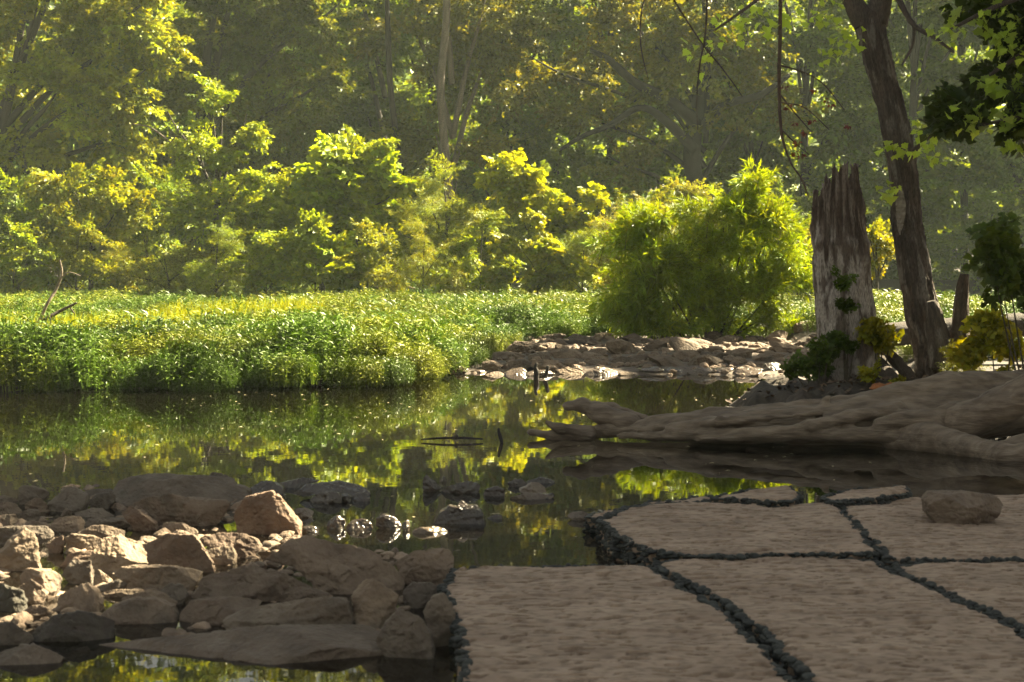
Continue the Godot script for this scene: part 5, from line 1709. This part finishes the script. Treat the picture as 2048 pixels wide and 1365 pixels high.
# trees past the right border: their shade lies over the slabs and the log
func build_shade_trees() -> void:
	var r := RandomNumberGenerator.new()
	r.seed = 202
	# where the shade falls, how far off the tree stands, crown height, reach, leafiness
	var list := [
		[Vector3(1.3, 0, -5.6), 11.0, 3.2, 2.2, 4.2, "first tall tree standing past the right border, nearest the slabs"],
		[Vector3(2.1, 0, -8.1), 10.0, 2.3, 1.3, 3.6, "second tree past the right border, beside the leafy boughs"],
		[Vector3(2.5, 0, -11.8), 9.0, 1.5, 2.1, 9.0, "third tree past the right border, behind the living trunk"],
		[Vector3(2.0, 0, -22.3), 10.5, 2.4, 2.1, 5.5, "fourth tree past the right border, level with the rubble bar"],
		[Vector3(-1.6, 0, -9.9), 13.6, 1.6, 1.3, 4.2, "fifth and tallest tree past the right border, farthest from the creek"],
		[Vector3(-1.3, 0, -5.1), 13.0, 1.8, 1.4, 6.0, "sixth tree past the right border, nearest to the camera"],
		[Vector3(-0.2, 0, -6.8), 11.5, 1.6, 0.75, 6.0, "slender seventh tree past the right border, among the nearest ones"],
	]
	var towards := Vector3(sin(SUN_ROUND), 0, -cos(SUN_ROUND))
	for e in list:
		var at: Vector3 = e[0] + towards * e[1]
		at.y = ground(at.x, at.z)
		var lo: float = e[1] * tan(SUN_UP) - e[2] * 0.5
		var hi: float = lo + e[2]
		var w: float = e[3]
		var o := thing("bank_tree", at, e[5], "tree", "trees past the right border")
		part("trunk", tube_mesh([Vector3(0, -0.3, 0), Vector3(0.1, lo * 0.5, 0), Vector3(-0.1, lo, 0.1), Vector3(0, hi * 0.95, 0)], [0.2, 0.16, 0.12, 0.03], 14, Color(0.09, 0.072, 0.058), 6, 0.12), M.bark, o)
		var blobs := []
		for k in 9:
			var a := k * 2.4
			var y := lerpf(lo + 0.5, hi - 0.5, k / 8.0)
			var out := w * 0.6 * (1.0 - 0.35 * k / 9.0)
			var c := Vector3(cos(a) * out, y, sin(a) * out)
			blobs.append([c, Vector3(w * 0.5, (hi - lo) * 0.17, w * 0.5)])
			part("limb", tube_mesh([Vector3(0, y * 0.8, 0), c * Vector3(0.5, 0.95, 0.5), c], [0.08, 0.05, 0.015], 7, Color(0.09, 0.072, 0.058), 4), M.bark, o)
		fill_crown(o, "crown", "big", blobs, e[4] * 1.3, 0.8, Color(0.05, 0.075, 0.012), M.leaf, r)

# ---------------------------------------------------------------- sticks, logs and stumps
func stick(called: String, label: String, cat: String, list: Array, tone: Color, mat: Material, rough := 0.12, sides := 10) -> Node3D:
	var at := at_depth(list[0][1][0][0], list[0][1][0][1], list[0][1][0][2])
	var o := thing(called, at, label, cat)
	for e in list:
		var q := pixel_path(e[1], at)
		part(e[0], tube_mesh(q[0], q[1], sides, tone, 6, rough), mat, o)
	return o

func build_small_wood() -> void:
	var pale := Color(0.33, 0.27, 0.20)
	stick("dead_branch", "pale hooked dead branch standing up from the meadow at left", "branch", [["stem", [[72, 655, 21.5, 3.5], [92, 610, 21.5, 3], [110, 580, 21.6, 3], [122, 548, 21.6, 2.4], [118, 520, 21.6, 1.6]]], ["twig", [[118, 560, 21.6, 1.6], [135, 545, 21.6, 1.2], [160, 552, 21.6, 0.8]]]], pale, M.drift)
	stick("dead_branch", "dark dead branch lying aslant over the meadow plants at left", "branch", [["stem", [[52, 658, 21.2, 4], [90, 638, 21.2, 4], [120, 622, 21.3, 3.5], [152, 606, 21.3, 2]]], ["twig", [[98, 634, 21.2, 2], [101, 650, 21.2, 1.2]]], ["twig", [[138, 614, 21.3, 1.6], [148, 628, 21.3, 1]]]], Color(0.12, 0.09, 0.07), M.drift)
	stick("dead_branch", "thin dead branch sloping beside the pointed sapling", "branch", [["stem", [[340, 285, 44, 1.6], [300, 255, 44, 1.6], [262, 248, 44, 1.0]]], ["twig", [[340, 285, 44, 1.4], [352, 270, 44, 0.9]]]], Color(0.25, 0.2, 0.15), M.drift)
	stick("bleached_root", "bleached splayed root at the far edge of the meadow", "root", [["stem", [[790, 582, 44, 4], [772, 568, 44, 4], [760, 552, 44, 2]]], ["prong", [[775, 570, 44, 3], [785, 552, 44, 2], [792, 540, 44, 1]]], ["prong", [[770, 572, 44, 3], [752, 575, 44, 2], [742, 568, 44, 1]]], ["prong", [[778, 574, 44, 3], [806, 572, 44, 2], [830, 578, 44, 1.5]]]], pale, M.drift)
	stick("fallen_log", "dark short log lying along the back of the rubble bar", "log", [["trunk", [[1062, 700, 25.2, 7], [1100, 692, 25.2, 9], [1150, 690, 25.2, 9], [1192, 698, 25.2, 6]]]], Color(0.085, 0.065, 0.05), M.bark, 0.2, 16)
	stick("fallen_log", "long weathered log lying behind the trunks at the right border", "log", [["trunk", [[1760, 672, 17.5, 24], [1850, 664, 17.6, 23], [1960, 656, 17.7, 23], [2120, 645, 17.8, 24]]]], Color(0.12, 0.105, 0.088), M.bark, 0.16, 28)
	stick("rotten_stump", "narrow rotten stump standing right of the living trunk", "stump", [["trunk", [[1922, 735, 15.0, 26], [1922, 690, 15.0, 20], [1924, 620, 15.0, 15], [1927, 575, 15.0, 12], [1931, 548, 15.0, 8]]]], Color(0.14, 0.105, 0.07), M.bark, 0.25, 30)
	stick("rotten_stump", "short broken stump touching the living trunk's right side", "stump", [["trunk", [[1888, 735, 15.0, 26], [1878, 680, 15.0, 22], [1870, 630, 15.0, 16], [1864, 602, 15.0, 9]]]], Color(0.15, 0.125, 0.10), M.bark, 0.25, 30)
	stick("water_stick", "little dark stick poking out of the water near the log's tip", "stick", [["stem", [[1004, 888, 12.4, 3], [1001, 876, 12.4, 4], [998, 866, 12.4, 3.5], [997, 857, 12.4, 2]]]], Color(0.05, 0.04, 0.03), M.bark)
	stick("water_stick", "thin floating branch lying on the water left of the log's tip", "branch", [["stem", [[842, 880, 12.5, 1.5], [880, 877, 12.5, 2.5], [930, 877, 12.5, 2.5], [966, 879, 12.5, 1.5]]], ["knot", [[912, 880, 12.5, 3], [912, 875, 12.5, 4], [914, 871, 12.5, 2.5]]]], Color(0.06, 0.05, 0.04), M.bark)
	stick("water_stick", "short dark snag upright at the rubble bar's waterline", "stick", [["stem", [[1072, 762, 19.2, 5], [1073, 745, 19.2, 6], [1071, 735, 19.2, 4], [1074, 727, 19.2, 2.5]]], ["prong", [[1090, 756, 19.2, 5], [1094, 742, 19.2, 4], [1096, 732, 19.2, 3]]]], Color(0.06, 0.05, 0.04), M.bark)
	# the orange stone at the foot of the trunks
	var poly := PackedVector2Array()
	var dd := 14.0
	var c0 := at_depth(1766, 776, dd)
	for p in [[1741, 778], [1748, 768], [1762, 765], [1774, 769], [1786, 763], [1794, 772], [1790, 784], [1772, 789], [1750, 787]]:
		var q := at_depth(p[0], p[1], dd)
		poly.append(Vector2(q.x - c0.x, q.y - c0.y))
	tag(part("stone", stone_mesh(poly, 0.09, 901, 4, Color(0.50, 0.20, 0.07), 4, 2.6), M.stone, self, c0), "orange-brown stone glowing at the foot of the two trunks", "stone")
	scatter_litter()

func scatter_litter() -> void:
	var r := RandomNumberGenerator.new()
	r.seed = 88
	var v := PackedVector3Array()
	var nr := PackedVector3Array()
	var idx := PackedInt32Array()
	var col := PackedColorArray()
	add_leaf(v, nr, idx, col, Vector3(-0.5, 0, 0), Vector3.RIGHT, Vector3.UP, 1.0, 0.32, Color.WHITE)
	var leaf := leaf_commit(v, nr, idx, col)
	var places := []
	var tints := []
	for k in 1500:
		var p := Vector2(3.75 + r.randfn() * 1.2, -14.9 + r.randfn() * 1.1)
		var y := ground(p.x, p.y)
		if y > 0.02:
			places.append(Transform3D(Basis.from_euler(Vector3(r.randf_range(-0.6, 0.6), r.randf() * TAU, r.randf_range(-0.6, 0.6))).scaled(Vector3.ONE * r.randf_range(0.04, 0.10)), Vector3(p.x, y + 0.015, p.y)))
			var g := r.randf_range(0.5, 1.4)
			tints.append(Color(0.10 * g, 0.06 * g, 0.032 * g))
	copies("leaf_litter", leaf, M.tint, self, places, tints).set_meta("label", "brown fallen leaves on the mound under the trunks")
	places = []
	tints = []
	for k in 260:
		var p := Vector2(r.randf_range(-3.5, 3.0), r.randf_range(-18.0, -5.2))
		if ground(p.x, p.y) < -0.1:
			places.append(Transform3D(Basis.from_euler(Vector3(0, r.randf() * TAU, 0)).scaled(Vector3(1, 0.3, 1) * r.randf_range(0.012, 0.05)), Vector3(p.x, 0.004, p.y)))
			var g := r.randf_range(0.4, 1.2)
			tints.append(Color(0.32 * g, 0.27 * g, 0.14 * g))
	copies("floating_leaves", leaf, M.tint, self, places, tints).set_meta("label", "small pale leaves and flecks floating on the creek")
